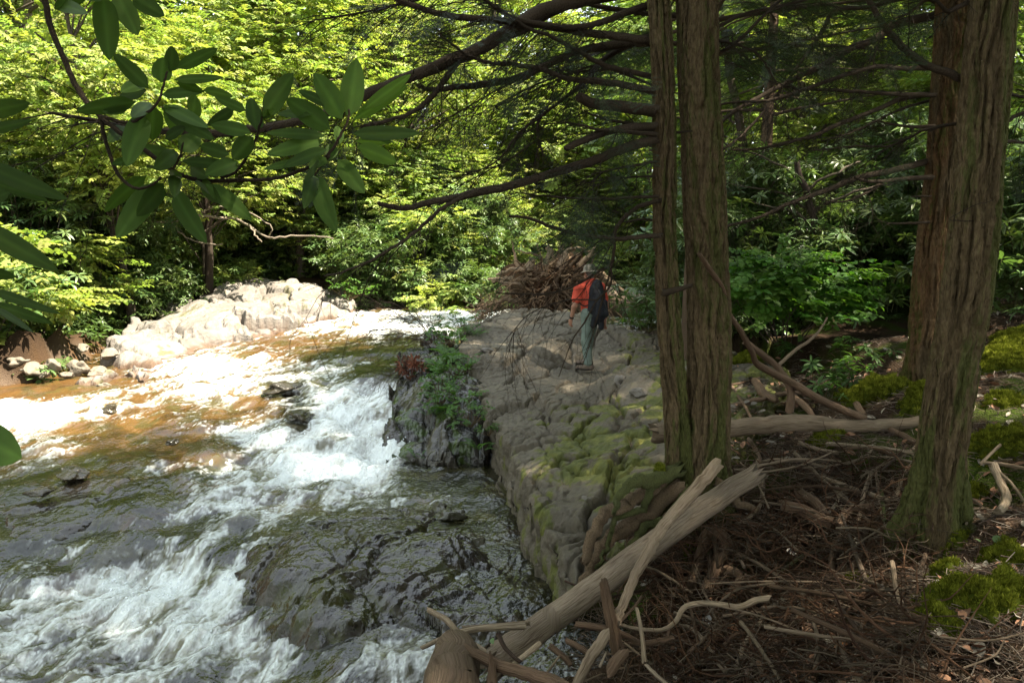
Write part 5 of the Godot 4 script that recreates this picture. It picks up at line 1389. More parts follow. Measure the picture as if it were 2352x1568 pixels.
func lathe(mb: MB, prof: Array, at: Vector3, up: Vector3, squash: float, paint: Callable):
	var u := up.cross(Vector3.RIGHT).normalized()
	var w := u.cross(up).normalized()
	var b := mb.v.size(); var n := 28
	for k in prof.size():
		var t: Vector2 = prof[mini(k + 1, prof.size() - 1)] - prof[maxi(k - 1, 0)]
		for i in n + 1:
			var an := TAU * (i % n) / n
			var d := u * cos(an) * squash + w * sin(an)
			var p: Vector3 = at + d * prof[k].x + up * (prof[k].y + 0.012 * sin(an * 2.0 + 0.6) * clampf((prof[k].x - 0.09) * 20.0, 0, 1))
			mb.v.append(p); mb.n.append((d * t.y - up * t.x).normalized() * 1.0); mb.uv.append(Vector2.ZERO); mb.c.append(paint.call(p))
	for k in prof.size() - 1:
		for i in n:
			var a := b + k * (n + 1) + i
			var q := [a, a + 1, a + n + 2, a + n + 1]
			if (mb.v[q[2]] - mb.v[q[0]]).cross(mb.v[q[1]] - mb.v[q[0]]).dot(mb.n[q[0]] + mb.n[q[2]]) < 0: q.reverse()
			mb.ix.append_array(PackedInt32Array([q[0], q[1], q[2], q[0], q[2], q[3]]))

func hiker():
	var at := Vector3.ZERO
	for i in 400:
		at = EYE + ray(1350, 851) * (9.0 + i * 0.02)
		if at.y < slab_f.at(at.x, at.z): break
	at.y += 0.01
	var o := thing("person", "hiker in a red T-shirt and grey green trousers seen from behind on the slab", "person", at)
	var sk := lin(0.3, 0.155, 0.1)
	var head := Vector3(0.01, 1.545, 0.0)
	var ls := Vector3(-0.165, 1.33, 0.1); var rs := Vector3(0.2, 1.32, -0.1)
	var le := Vector3(-0.235, 1.04, 0.1); var re := Vector3(0.285, 1.03, -0.06)
	var lw := Vector3(-0.275, 0.82, 0.02); var rw := Vector3(0.262, 0.8, -0.02)
	var hipl := Vector3(-0.025, 0.86, 0.07); var hipr := Vector3(0.085, 0.86, -0.07)
	var kl := Vector3(-0.03, 0.47, 0.03); var kr := Vector3(0.02, 0.47, -0.17)
	var al := Vector3(0.0, 0.09, 0.03); var ar := Vector3(0.03, 0.12, -0.3)
	var chest := Vector3(0.02, 1.2, 0.0)
	var fw := Vector3(-0.6, 0, -0.8)
	# body: one skin surface, head with face, arms, hands with fingers, legs under the trousers
	var mb := MB.new()
	var skin := func(p: Vector3): return sk * (1.0 + 0.15 * n2.get_noise_3dv(p * 9.0)) if p.distance_to(head + Vector3(0, 0.03, 0) - fw * 0.05) > 0.1 else lin(0.12, 0.1, 0.085)
	blob(mb, [[head + fw * 0.01, head + Vector3(0, 0.03, 0), 0.083, 0.085], [head + fw * 0.04 + Vector3(0, -0.055, 0), head + fw * 0.06 + Vector3(0, -0.06, 0), 0.05, 0.045], [head + fw * 0.1 + Vector3(0, -0.01, 0), head + fw * 0.108 + Vector3(0, -0.03, 0), 0.008, 0.012], [head + Vector3(-0.8, 0, 0.6) * 0.088, head + Vector3(-0.8, 0, 0.6) * 0.09 + Vector3(0, -0.03, 0), 0.016, 0.01], [head + Vector3(0.8, 0, -0.6) * 0.088, head + Vector3(0.8, 0, -0.6) * 0.09 + Vector3(0, -0.03, 0), 0.016, 0.01], [head + Vector3(0, -0.06, 0), Vector3(0.02, 1.38, 0), 0.058, 0.065], [Vector3(0.02, 1.38, 0), chest, 0.09, 0.13], [chest, (hipl + hipr) / 2 + Vector3(0, 0.1, 0), 0.13, 0.115],
		[Vector3(0.02, 1.34, 0), ls, 0.07, 0.055], [Vector3(0.02, 1.34, 0), rs, 0.07, 0.055], [ls, le, 0.052, 0.042], [rs, re, 0.052, 0.042], [le, lw, 0.042, 0.028], [re, rw, 0.042, 0.028], [hipl, kl, 0.08, 0.055], [hipr, kr, 0.08, 0.055], [kl, al, 0.055, 0.036], [kr, ar, 0.055, 0.036]], 0.012, 0.012, skin)
	for h in [[lw, le, Vector3(-0.55, 0, -0.8)], [rw, re, Vector3(-0.6, 0, -0.75)]]:
		var d: Vector3 = (h[0] - h[1]).normalized()
		var fwd: Vector3 = (h[2] - d * h[2].dot(d)).normalized()
		var palm := d.cross(fwd)
		var bones := [[h[0] - d * 0.01, h[0] + d * 0.03, 0.026, 0.026], [h[0] + d * 0.03 + fwd * 0.022, h[0] + d * 0.075 + fwd * 0.028, 0.016, 0.014], [h[0] + d * 0.03 - fwd * 0.022, h[0] + d * 0.07 - fwd * 0.028, 0.016, 0.013], [h[0] + d * 0.04, h[0] + d * 0.078, 0.02, 0.015]]
		for i in 4:
			var r: Vector3 = h[0] + d * (0.078 - 0.004 * absf(i - 1.2)) + fwd * (0.03 - 0.02 * i)
			var l: float = [0.036, 0.041, 0.038, 0.029][i]
			var m1 := r + (d * 0.92 + palm * 0.35).normalized() * l
			var m2 := m1 + (d * 0.6 + palm * 0.8).normalized() * l * 0.7
			bones.append([r, m1, 0.0092, 0.0086]); bones.append([m1, m2, 0.0086, 0.0078]); bones.append([m2, m2 + (d * 0.15 + palm).normalized() * l * 0.5, 0.0078, 0.007])
		bones.append([h[0] + d * 0.02 + fwd * 0.025, h[0] + d * 0.05 + fwd * 0.05 + palm * 0.012, 0.013, 0.011]); bones.append([h[0] + d * 0.05 + fwd * 0.05 + palm * 0.012, h[0] + d * 0.08 + fwd * 0.052 + palm * 0.02, 0.011, 0.008])
		blob(mb, bones, 0.004, 0.003, skin)
	put("body", mb.mesh(), M.skin, o)
	# eyes and mouth
	for s in [-1.0, 1.0]:
		mb = MB.new()
		var e: Vector3 = head + fw * 0.082 + Vector3(-0.8, 0, 0.6) * 0.032 * s + Vector3(0, 0.0, 0)
		blob(mb, [[e, e + Vector3(0, 0.001, 0), 0.011, 0.011]], 0.004, 0.002, func(_p): return lin(0.08, 0.06, 0.05))
		put("eye", mb.mesh(), M.skin, o)
	mb = MB.new()
	blob(mb, [[head + fw * 0.096 + Vector3(-0.02, -0.055, 0.015), head + fw * 0.096 + Vector3(0.02, -0.055, -0.015), 0.007, 0.007]], 0.004, 0.002, func(_p): return lin(0.25, 0.08, 0.06))
	put("mouth", mb.mesh(), M.skin, o)
	# clothes
	mb = MB.new()
	blob(mb, [[Vector3(0.02, 1.385, 0), chest, 0.105, 0.155], [chest, Vector3(0.03, 0.95, 0.0), 0.155, 0.138], [Vector3(0.03, 0.95, 0), Vector3(0.03, 0.86, 0.0), 0.138, 0.145], [Vector3(0.02, 1.345, 0), ls, 0.088, 0.075], [Vector3(0.02, 1.345, 0), rs, 0.088, 0.075], [ls, ls.lerp(le, 0.62), 0.072, 0.074], [rs, rs.lerp(re, 0.62), 0.072, 0.074]], 0.012, 0.014, func(p: Vector3): return lin(0.5, 0.08, 0.05) * (1.0 + 0.2 * n2.get_noise_3dv(p * 6.0)), 0.012)
	put("shirt", mb.mesh(), M.cloth, o)
	mb = MB.new()
	blob(mb, [[hipl + Vector3(0.02, 0.06, -0.02), hipr + Vector3(-0.02, 0.06, 0.02), 0.12, 0.12], [hipl, kl, 0.1, 0.078], [hipr, kr, 0.1, 0.078], [kl, al + Vector3(0, 0.04, 0), 0.078, 0.07], [kr, ar + Vector3(0, 0.04, 0), 0.078, 0.07]], 0.012, 0.014, func(p: Vector3): return lin(0.15, 0.185, 0.155) * (1.0 + 0.25 * n2.get_noise_3dv(p * 7.0)), 0.014)
	put("trousers", mb.mesh(), M.cloth, o)
	for a in [al, ar]:
		mb = MB.new()
		var toe: Vector3 = a + Vector3(-0.16, -0.055, -0.06)
		blob(mb, [[a + Vector3(0.05, -0.045, 0.02), a + Vector3(-0.03, -0.04, -0.01), 0.042, 0.048], [a + Vector3(-0.03, -0.045, -0.01), toe, 0.046, 0.036], [a, a + Vector3(0, 0.04, 0), 0.045, 0.048]], 0.01, 0.01, func(p: Vector3): return lin(0.13, 0.1, 0.075) if p.y > a.y - 0.065 else lin(0.05, 0.045, 0.04), 0.003)
		put("shoe", mb.mesh(), M.cloth, o)
	mb = MB.new()
	var hatc := func(p: Vector3): return lin(0.22, 0.195, 0.155).lerp(lin(0.09, 0.085, 0.065), smoothstep(-0.1, 0.2, n2.get_noise_3dv(p * 12.0)))
	lathe(mb, [Vector2(0.001, 0.125), Vector2(0.05, 0.12), Vector2(0.085, 0.1), Vector2(0.097, 0.06), Vector2(0.101, 0.022), Vector2(0.106, 0.018), Vector2(0.13, 0.008), Vector2(0.158, -0.012), Vector2(0.157, -0.016), Vector2(0.128, 0.003), Vector2(0.1, 0.012)], head + Vector3(0, 0.025, 0), (Vector3.UP + fw * 0.12).normalized(), 1.0, hatc)
	put("hat", mb.mesh(), M.cloth, o)
	mb = MB.new()
	var wd := (lw - le).normalized()
	tube(mb, PackedVector3Array([lw - wd * 0.045, lw - wd * 0.032, lw - wd * 0.02]), 0.036, 0.034, 14, 0.0, lin(0.02, 0.02, 0.02))
	put("wristband", mb.mesh(), M.cloth, o)
	# daypack
	var bk := Vector3(0.6, 0, 0.8)
	var pk := thing("backpack", "black daypack hanging on the hiker's back with a blue edged strap", "backpack", at)
	mb = MB.new()
	var c1 := chest + bk * 0.15
	var black := func(p: Vector3): return lin(0.022, 0.023, 0.026) * (1.0 + 0.3 * n2.get_noise_3dv(p * 8.0))
	blob(mb, [[c1 + Vector3(0.0, 0.17, 0), c1 + Vector3(0.0, -0.02, 0), 0.085, 0.105], [c1 + Vector3(-0.05, 0.1, 0.04), c1 + Vector3(-0.05, -0.2, 0.04), 0.06, 0.085], [c1 + Vector3(0.06, 0.1, -0.04), c1 + Vector3(0.06, -0.24, -0.04), 0.06, 0.095], [c1 + bk * 0.03 + Vector3(0.01, 0.0, 0), c1 + bk * 0.04 + Vector3(0.02, -0.3, 0), 0.085, 0.11]], 0.013, 0.016, black, 0.016)
	put("pack_body", mb.mesh(), M.cloth, pk)
	mb = MB.new()
	blob(mb, [[c1 + bk * 0.1 + Vector3(-0.03, -0.1, 0.02), c1 + bk * 0.1 + Vector3(-0.02, -0.28, 0.02), 0.055, 0.07], [c1 + bk * 0.1 + Vector3(0.05, -0.1, -0.03), c1 + bk * 0.1 + Vector3(0.06, -0.28, -0.03), 0.055, 0.07]], 0.011, 0.012, black, 0.008)
	put("pocket", mb.mesh(), M.cloth, pk)
	for q in [[[Vector3(-0.05, 0.19, 0.06), Vector3(-0.075, 0.08, 0.1), Vector3(-0.05, -0.04, 0.1), Vector3(-0.02, -0.1, 0.1)], 0.009, lin(0.02, 0.09, 0.15), "strap"], [[Vector3(-0.14, 0.17, -0.02), Vector3(-0.17, 0.1, -0.1), Vector3(-0.14, -0.02, -0.14)], 0.018, lin(0.02, 0.02, 0.022), "strap"], [[Vector3(-0.02, -0.13, 0.16), Vector3(-0.1, -0.16, 0.15), Vector3(-0.17, -0.12, 0.08)], 0.01, lin(0.02, 0.02, 0.022), "strap"]]:
		mb = MB.new()
		tube(mb, smooth_line(q[0].map(func(p): return p + chest), 5), q[1], q[1], 7, 0.0, q[2])
		put(q[3], mb.mesh(), M.cloth, pk)
	mb = MB.new()
	blob(mb, [[c1 + bk * 0.02 + Vector3(0.06, -0.36, 0.0), c1 + bk * 0.03 + Vector3(0.065, -0.5, 0.0), 0.05, 0.042], [c1 + bk * 0.01 + Vector3(-0.03, -0.36, 0.0), c1 + bk * 0.01 + Vector3(-0.05, -0.46, 0.0), 0.06, 0.05]], 0.012, 0.014, black, 0.012)
	var jk := thing("jacket", "dark jacket tied below the hiker's pack", "jacket", at)
	put("cloth", mb.mesh(), M.cloth, jk)

# ---------------------------------------------------------------- the drift pile and the woodland floor
func stick(called: String, label: String, category: String, group: String, pts: Array, r0: float, r1: float, col: Color, seg := 9, lump := 0.18, m: Material = null):
	var mb := MB.new()
	tube(mb, smooth_line(pts.map(func(p): return p - pts[0]), 5, r0 * 0.06), r0, r1, seg, lump, col)
	var s := put(called, mb.mesh(), m if m else M.wood)
	s.position = pts[0]
	return tag(s, label, category, group)

func from_pile(a: Array, off: Vector2, k: float, lift: float) -> Array:
	var out := []
	for i in a.size() / 2: out.append(S(off.x + a[2 * i] * k, off.y + a[2 * i + 1] * k, lift))
	return out

func at_depth(a: Array, off: Vector2, k: float, d0: float, d1: float) -> Array:
	var out := []
	var n := a.size() / 2
	for i in n: out.append(P(off.x + a[2 * i] * k, off.y + a[2 * i + 1] * k, lerpf(d0, d1, float(i) / (n - 1))))
	return out

func drift():
	var k := 0.3702
	var z8 := Vector2(940.8, 987.8)
	var z9 := Vector2(1599.4, 987.8)
	var z6 := Vector2(1552.3, 517.4)
	var grey := lin(0.27, 0.215, 0.16); var pale := lin(0.34, 0.28, 0.21); var brown := lin(0.14, 0.095, 0.065); var dark := lin(0.07, 0.05, 0.038)
	# the big driftwood log and what lies on it
	stick("log", "long smooth driftwood log leaning from the hemlock's foot down to the water", "log", "", at_depth([1738, 1088, 1640, 1152, 1500, 1252, 1380, 1342, 1260, 1432, 1165, 1500, 1130, 1528], Vector2.ZERO, 1, 4.75, 4.35), 0.062, 0.094, lin(0.225, 0.185, 0.145), 30, 0.16)
	stick("pole", "thin grey pole resting along the top of the big log", "pole", "", at_depth([1905, 215, 1850, 280, 1760, 385, 1640, 520, 1580, 590, 1530, 665, 1480, 770, 1400, 900, 1345, 1040, 1305, 1140, 1290, 1200], z8, k, 4.5, 3.95), 0.042, 0.022, grey, 14, 0.2)
	stick("snag", "dark splintered stub standing upright in front of the big log", "snag", "", at_depth([1205, 935, 1218, 1010, 1250, 1180, 1280, 1330, 1300, 1410], z8, k, 3.95, 3.95), 0.022, 0.038, brown, 12, 0.35)
	stick("log", "weathered log end at the bottom of the picture by the water", "log", "", at_depth([284, 1395, 274, 1470, 264, 1540, 265, 1620, 268, 1800], z8, k, 3.95, 3.6), 0.125, 0.16, lin(0.115, 0.087, 0.062), 40, 0.085)
	stick("log", "grey log lying level behind both big trunks", "log", "", [P(1505, 992, 6.35), P(1560, 990, 6.3), P(1660, 986, 6.25), P(1740, 978, 6.2), P(1840, 972, 6.2), P(1960, 982, 6.2), P(2040, 976, 6.2), P(2130, 974, 6.2), P(2250, 972, 6.2), P(2360, 977, 6.2), P(2480, 985, 6.2)], 0.085, 0.035, grey * 0.9, 22, 0.2)
	stick("fallen_branch", "dead forked branch leaning against the double trunk", "branch", "", at_depth([150, 180, 220, 280, 300, 400, 340, 560, 420, 680, 490, 810, 520, 880, 640, 950, 750, 1010, 900, 1100, 1050, 1170, 1200, 1230], z6, 0.36, 4.7, 6.3), 0.014, 0.034, brown * 1.2, 10, 0.2)
	stick("fallen_branch", "second limb of dead wood crossing behind the leaning forked branch", "branch", "", at_depth([440, 740, 560, 830, 650, 905, 700, 980, 735, 1060, 720, 1190], z6, 0.36, 6.1, 5.9), 0.026, 0.03, brown, 10, 0.25)
	stick("fallen_branch", "pale bent twig rising right from the forked branch", "branch", "", at_depth([655, 895, 760, 800, 860, 730, 925, 660, 968, 588], z6, 0.36, 6.1, 6.2), 0.016, 0.007, grey, 8)
	# single sticks of the pile: points, thickness at both ends, lift, colour, name and label
	var g := "sticks of the drift pile"
	var list8 := [
		[[118, 1115, 230, 1180, 310, 1270, 380, 1330, 460, 1375], 36, 50, 4.1, 4.0, pale, "bent pale stick above the weathered log end"], [[70, 1352, 200, 1292, 330, 1250, 480, 1228, 720, 1215], 26, 40, 4.2, 4.3, pale, "straight stick pointing out over the water"], [[330, 1226, 560, 1212, 740, 1195], 26, 30, 4.35, 4.4, grey, "short stick lying just above the one over the water"],
		[[1040, 1205, 1200, 1230, 1330, 1270, 1430, 1322, 1530, 1312, 1640, 1290], 44, 30, 4.1, 4.0, brown, "brown stick running right from under the big log"], [[590, 1505, 690, 1420, 805, 1328], 34, 40, 3.8, 3.85, pale, "clean pale stick crossing in front of the big log"], [[870, 1340, 960, 1410, 1000, 1460], 40, 34, 3.9, 3.85, brown, "yellowish broken stick under the big log's lower side"],
		[[1408, 1100, 1440, 1270, 1455, 1440], 22, 34, 3.9, 3.8, pale, "pale upright stick right of the splintered stub"], [[1465, 1455, 1530, 1520, 1620, 1600], 24, 26, 3.7, 3.6, pale, "bleached stick at the bottom edge pointing right"], [[1220, 1270, 1150, 1370, 1100, 1450, 1030, 1590], 76, 60, 3.85, 3.7, grey, "thick lichen spotted stick left of the splintered stub"],
		[[1330, 1380, 1280, 1440, 1235, 1500], 70, 84, 3.75, 3.7, brown, "short thick brown chunk at the foot of the splintered stub"], [[980, 1310, 1060, 1350, 1120, 1390], 36, 40, 3.95, 3.9, brown, "short brown stick beside the lichen spotted one"], [[505, 1580, 510, 1470, 498, 1370], 80, 8, 3.7, 3.75, brown, "pointed splinter standing beside the weathered log end"],
		[[548, 1260, 590, 1350, 690, 1440], 34, 22, 3.9, 3.8, dark, "dark curved stick lying against the log's lower end"], [[370, 1365, 550, 1460, 750, 1520, 950, 1590], 70, 90, 3.85, 3.6, brown, "split dark plank of wood in the bottom foreground"], [[225, 1400, 225, 1340, 222, 1275], 40, 26, 4.0, 4.05, brown, "small broken stub above the weathered log end"], [[1300, 1203, 1400, 1230, 1560, 1240, 1650, 1190, 1700, 1105, 1800, 1075, 1905, 1080, 2050, 1095, 2140, 1060, 2230, 1045], 20, 40, 4.0, 4.1, pale, "long winding pale stick across the middle of the pile"],
		[[1300, 1200, 1400, 1090, 1440, 1030], 16, 18, 3.95, 4.1, brown, "short dark twig rising from the winding stick"], [[1180, 1470, 1220, 1380], 16, 12, 3.7, 3.75, pale, "short pale peg in front of the splintered stub"], [[100, 1500, 210, 1265, 330, 1235], 14, 12, 4.15, 4.3, grey, "thin stick half hidden by the log end"], [[700, 1600, 820, 1540, 930, 1400], 18, 14, 3.7, 3.8, grey, "thin stick standing in the wedge below the log"]]
	for q in list8: stick("stick", q[6], "stick", g, at_depth(q[0], z8, k, q[3], q[4]), q[1] * k * 0.5 * q[3] / FOCAL, q[2] * k * 0.5 * q[4] / FOCAL, q[5], 10, 0.2)
	var list9 := [
		[[540, 1055, 440, 1120, 390, 1210, 310, 1310, 280, 1380, 250, 1470], 34, 22, pale, "grey root branch hanging down in the lower middle"], [[550, 480, 680, 510, 780, 560, 840, 580], 80, 60, brown, "thick brown root chunk in the middle of the pile"], [[640, 395, 740, 450, 810, 545], 60, 50, brown, "second brown root chunk above the thick one"], [[880, 600, 920, 530, 1000, 490, 1100, 475], 50, 36, brown, "curved brown root beside the thick chunk"],
		[[872, 340, 880, 430, 815, 525], 22, 18, pale, "short pale crooked stick over the brown root chunks"], [[1085, 265, 1040, 400, 1005, 570], 24, 20, grey, "slanting grey stick leaning in the pile's right half"], [[1150, 380, 1172, 570], 20, 18, lin(0.08, 0.1, 0.03), "mossy green stick standing right of the slanting grey one"], [[1115, 240, 1130, 400, 1162, 560], 13, 10, grey, "thin upright stick between the mossy and the slanting ones"],
		[[780, 290, 930, 350, 1060, 390, 1150, 425, 1215, 432, 1260, 370, 1270, 310], 34, 18, grey, "hooked grey branch with an upturned end near the right trunk"], [[370, 205, 500, 185, 640, 190, 810, 232], 20, 14, grey, "low arching stick behind the big log's upper end"], [[640, 78, 760, 122, 880, 142], 24, 20, grey, "stick under the level grey log, left of the middle"], [[815, 85, 1000, 100, 1200, 115, 1390, 155], 24, 18, pale, "long straight pale stick under the level grey log"],
		[[1020, 165, 1200, 170, 1395, 208], 13, 12, pale, "thin pale stick below the long straight one"], [[1390, 85, 1270, 162, 1150, 220, 1020, 292], 18, 13, grey, "stick slanting down left from the near right trunk"], [[1112, 98, 1050, 160, 925, 218], 14, 12, grey, "short stick crossing the long straight pale one"], [[385, 190, 412, 330, 402, 450, 345, 530, 255, 575], 28, 22, grey, "curved stick hanging from the big log's upper end"],
		[[325, 55, 392, 160, 400, 260], 24, 18, brown, "short stick leaning on the big log's upper tip"], [[275, 205, 360, 280, 432, 335], 14, 10, grey, "twig crossing the big log's upper tip"], [[862, 700, 838, 850, 880, 930, 940, 1030, 1000, 1110, 1092, 1192], 34, 22, brown, "long crooked stick over the mossy hemlock root"], [[840, 1018, 930, 1060], 26, 20, brown, "short stick beside the crooked one"],
		[[1035, 1010, 1150, 1090, 1280, 1142, 1420, 1178], 54, 40, brown, "thick root running right under the hollow by the near trunk"], [[950, 1575, 1060, 1510, 1152, 1428], 26, 34, pale, "pale stick at the bottom edge, right of the middle"], [[1048, 1408, 1195, 1472], 18, 14, brown, "small brown stick behind the pale one at the bottom edge"], [[1185, 1352, 1300, 1300, 1435, 1272], 16, 18, grey, "stick lying toward the moss ledge"],
		[[1842, 220, 1892, 330, 1925, 430, 1875, 510], 46, 40, pale, "pale curved dead limb right of the near trunk"], [[1828, 222, 1950, 320, 2040, 445], 15, 12, pale, "thin white stick crossing the pale curved limb"], [[1565, 435, 1640, 402, 1720, 430, 1790, 482, 1850, 502], 13, 11, grey, "looping thin root at the foot of the near trunk"], [[1765, 212, 1880, 100, 1995, -5], 16, 13, pale, "straight thin stick leaning at the right edge"],
		[[1680, 580, 1700, 500, 1780, 485], 16, 10, pale, "short bent twig below the looping root"], [[1790, 205, 1900, 212, 2060, 240], 22, 18, grey, "level stick at the right edge behind the near trunk"], [[660, 778, 560, 850, 460, 930, 375, 1005], 20, 13, lin(0.16, 0.15, 0.08), "greenish slanting stick over the needle bank"], [[1150, 1050, 1190, 1170, 1300, 1215, 1490, 1252], 10, 7, pale, "wiry twig curling below the hollow"],
		[[1475, 1278, 1700, 1302, 1850, 1302, 2040, 1258], 12, 9, grey, "long thin twig on the ground below the moss ledge"], [[1660, 1475, 1850, 1400, 1910, 1310], 10, 8, grey, "thin twig on the needle floor at the lower right"], [[100, 640, 180, 700, 120, 850, 60, 1000], 90, 60, brown, "fibrous brown root trunk hanging under the big log"], [[60, 650, 20, 800, -30, 960], 70, 60, brown, "second fibrous root below the big log"], [[180, 870, 260, 900, 240, 1000], 60, 30, brown, "knotted root end in the needle bank"], [[1090, 700, 1010, 790, 960, 850], 30, 24, brown, "mossy root piece above the hollow"]]
	for q in list9:
		var p := from_pile(q[0], z9, k, 0.16 + q[1] * 0.0006)
		var d0: float = p[0].distance_to(EYE); var d1: float = p[-1].distance_to(EYE)
		stick("stick", q[4], "stick", g, p, q[1] * k * 0.5 * d0 / FOCAL, q[2] * k * 0.5 * d1 / FOCAL, q[3], 10, 0.22)
	for q in [[[510, 995, 560, 1070, 645, 1115], 56, 40, "short thick stub leaning in the pile behind the double trunk"], [[320, 955, 380, 1060, 440, 1150, 485, 1235], 20, 15, "slanting stick right beside the double trunk"], [[180, 1025, 400, 1010, 590, 952], 13, 13, "thin stick reaching out from behind the double trunk"], [[300, 1165, 500, 1120, 580, 1105], 32, 26, "level broken stick behind the double trunk's foot"], [[735, 1085, 830, 1160, 885, 1225], 40, 30, "dark stick propped under the forked branch"], [[1370, 1305, 1450, 1340, 1540, 1390], 36, 30, "stick sliding under the level grey log near the right trunk"], [[640, 1080, 760, 1070, 870, 1085], 30, 26, "dark level stick under the forked branch"], [[1140, 1120, 1170, 1170, 1210, 1220], 40, 34, "upright stub at the end of the forked branch"]]:
		var p := from_pile(q[0], z6, 0.36, 0.1)
		stick("stick", q[3], "stick", g, p, q[1] * 0.36 * 0.5 * p[0].distance_to(EYE) / FOCAL, q[2] * 0.36 * 0.5 * p[-1].distance_to(EYE) / FOCAL, brown * 1.2, 9, 0.2)
	for i in 90:
		var px := R.randf_range(1360, 2110); var py := R.randf_range(1030, 1560)
		if py < 1330 - (px - 1320) * 0.62: continue
		var p := S(px, py, R.randf_range(0.06, 0.34))
		var an := R.randf() * TAU
		var d := Vector3(cos(an), R.randf_range(-0.45, 0.3), sin(an)).normalized() * R.randf_range(0.16, 0.42)
		var q: Vector3 = p + d; q.y = maxf(q.y, land(q.x, q.z) - 0.01)
		var e: Vector3 = p - d; e.y = maxf(e.y, land(e.x, e.z) - 0.01)
		var r0 := R.randf_range(0.006, 0.017)
		var near_to := ""
		var best := 1e9
		for m in [[1735, 1085, "the big log's upper tip"], [1600, 1180, "the upper half of the big log"], [1450, 1290, "the middle of the big log"], [1330, 1400, "the big log's lower half"], [1850, 1200, "the thick brown root chunk"], [2130, 1190, "the foot of the near right trunk"], [1920, 1340, "the mossy hemlock root"], [1560, 1430, "the winding pale stick"], [1870, 1455, "the big tan dead leaf"], [1900, 1000, "the level grey log"], [1640, 1120, "the foot of the double trunk"], [1400, 1500, "the splintered stub"], [2010, 1130, "the hooked grey branch"], [1730, 1300, "the fibrous hanging roots"], [2060, 1440, "the moss ledge"], [1700, 1540, "the bottom edge of the view"]]:
			var dist := Vector2(px, py).distance_to(Vector2(m[0], m[1]))
			if dist < best:
				best = dist; near_to = m[2]
		var tone := R.randf_range(0.45, 1.15)
		var words := "%s%s %s stick %s beside %s" % ["dark " if tone < 0.7 else ("pale " if tone > 1.0 else ""), "brown" if i % 3 == 0 else "grey", "thick" if r0 > 0.0125 else ("thin" if r0 < 0.009 else "plain"), "slanting" if absf(q.y - e.y) > 0.16 else ("lying crosswise" if absf(q.x - e.x) > absf(q.z - e.z) else "pointing at the viewer"), near_to]
		stick("stick", words, "stick", "plain sticks of the drift pile", [e, (q + e) / 2 + Vector3(0, R.randf_range(-0.01, 0.05), 0) + rnd(0.03), q], r0, r0 * 0.6, (brown if i % 3 == 0 else grey) * tone, 7, 0.2)
	# countless small twigs and rootlets in the pile
	var mb := MB.new()
	for i in 3600:
		var px := R.randf_range(1320, 2130); var py := R.randf_range(1010, 1568)
		if py < 1290 - (px - 1320) * 0.62: continue
		var p := S(px, py, R.randf_range(0.0, 0.3))
		var an := R.randf() * TAU
		var d := Vector3(cos(an), R.randf_range(-0.5, 0.25), sin(an))
		var L := R.randf_range(0.06, 0.42)
		var up := Vector3(0, R.randf_range(0.0, 0.05), 0)
		tube(mb, smooth_line([p - d * L * 0.5, p + up + rnd(0.02), p + d * L * 0.5], 3), R.randf_range(0.0014, 0.0045), 0.001, 4, 0.0, (grey if R.randf() < 0.5 else brown) * R.randf_range(0.4, 1.1))
	for i in 1500:
		var px := R.randf_range(1480, 2130); var py := R.randf_range(1060, 1568)
		if py < 1300 - (px - 1320) * 0.62: continue
		var p := S(px, py, R.randf_range(0.0, 0.22))
		var d := Vector3(R.randf_range(-1, 1), R.randf_range(-0.7, 0.3), R.randf_range(-0.6, 1)).normalized()
		var pts := [p]
		var L := R.randf_range(0.15, 0.6)
		for k2 in 4:
			d = (d + rnd(0.75)).normalized()
			p += d * L / 4.0
			p.y = maxf(p.y, land(p.x, p.z) - 0.01)
			pts.append(p)
		tube(mb, smooth_line(pts, 2), R.randf_range(0.0016, 0.009), 0.0012, 5, 0.1, lin(0.185, 0.105, 0.065) * R.randf_range(0.3, 1.2))
	tag(put("small_twigs", mb.mesh(), M.bark), "mass of thin twigs and rootlets filling the drift pile", "", "", "stuff")
	# a mat of fine roots and needles
	var needle := MB.new()
	tube(needle, PackedVector3Array([Vector3(-0.5, 0, 0), Vector3(-0.1, 0.05, 0.06), Vector3(0.5, 0, 0)]), 0.02, 0.012, 3, 0.0)
	var leafm := MB.new()
	leaf(leafm, Vector3(-0.5, 0, 0), Vector3.RIGHT, Vector3.UP, 1.0, 0.55, 0.15, Color.WHITE, 4)
	var xf := []; var cols := []; var xl := []; var cl := []; var xb := []; var cb := []
	for i in 34000:
		var near := R.randf()
		var z := -1.6 - 8.5 * near * near
		var x := R.randf_range(0.2, 0.85) * absf(z) - 0.1 + R.randf_range(-0.2, 0.6)
		var y := land(x, z)
		if y < level.at(x, z) + 0.05 or (y < slab_f.at(x, z) - 0.1 and x < 1.2): continue
		var b := Basis.from_euler(Vector3(R.randf_range(-0.4, 0.4), R.randf() * TAU, R.randf_range(-0.5, 0.5)))
		xf.append(Transform3D(b.scaled(Vector3.ONE * R.randf_range(0.025, 0.12) * (1.0 if i % 9 else 2.0)), Vector3(x, y + R.randf() * 0.025, z)))
		cols.append((lin(0.12, 0.075, 0.05) if R.randf() < 0.6 else lin(0.19, 0.15, 0.11)) * R.randf_range(0.35, 1.15))
		if i % 16 == 0:
			b = Basis.from_euler(Vector3(R.randf_range(-0.7, 0.7), R.randf() * TAU, R.randf_range(-0.7, 0.7)))
			xl.append(Transform3D(b.scaled(Vector3(1, 1, 1) * R.randf_range(0.035, 0.1)), Vector3(x, y + 0.02, z)))
			cl.append((lin(0.26, 0.13, 0.07) if R.randf() < 0.7 else lin(0.3, 0.26, 0.2)) * R.randf_range(0.4, 1.2))
	tag(many("needle_litter", needle.mesh(), M.litter, xf, cols), "litter of fallen hemlock twigs and needles on the bank", "", "", "stuff")
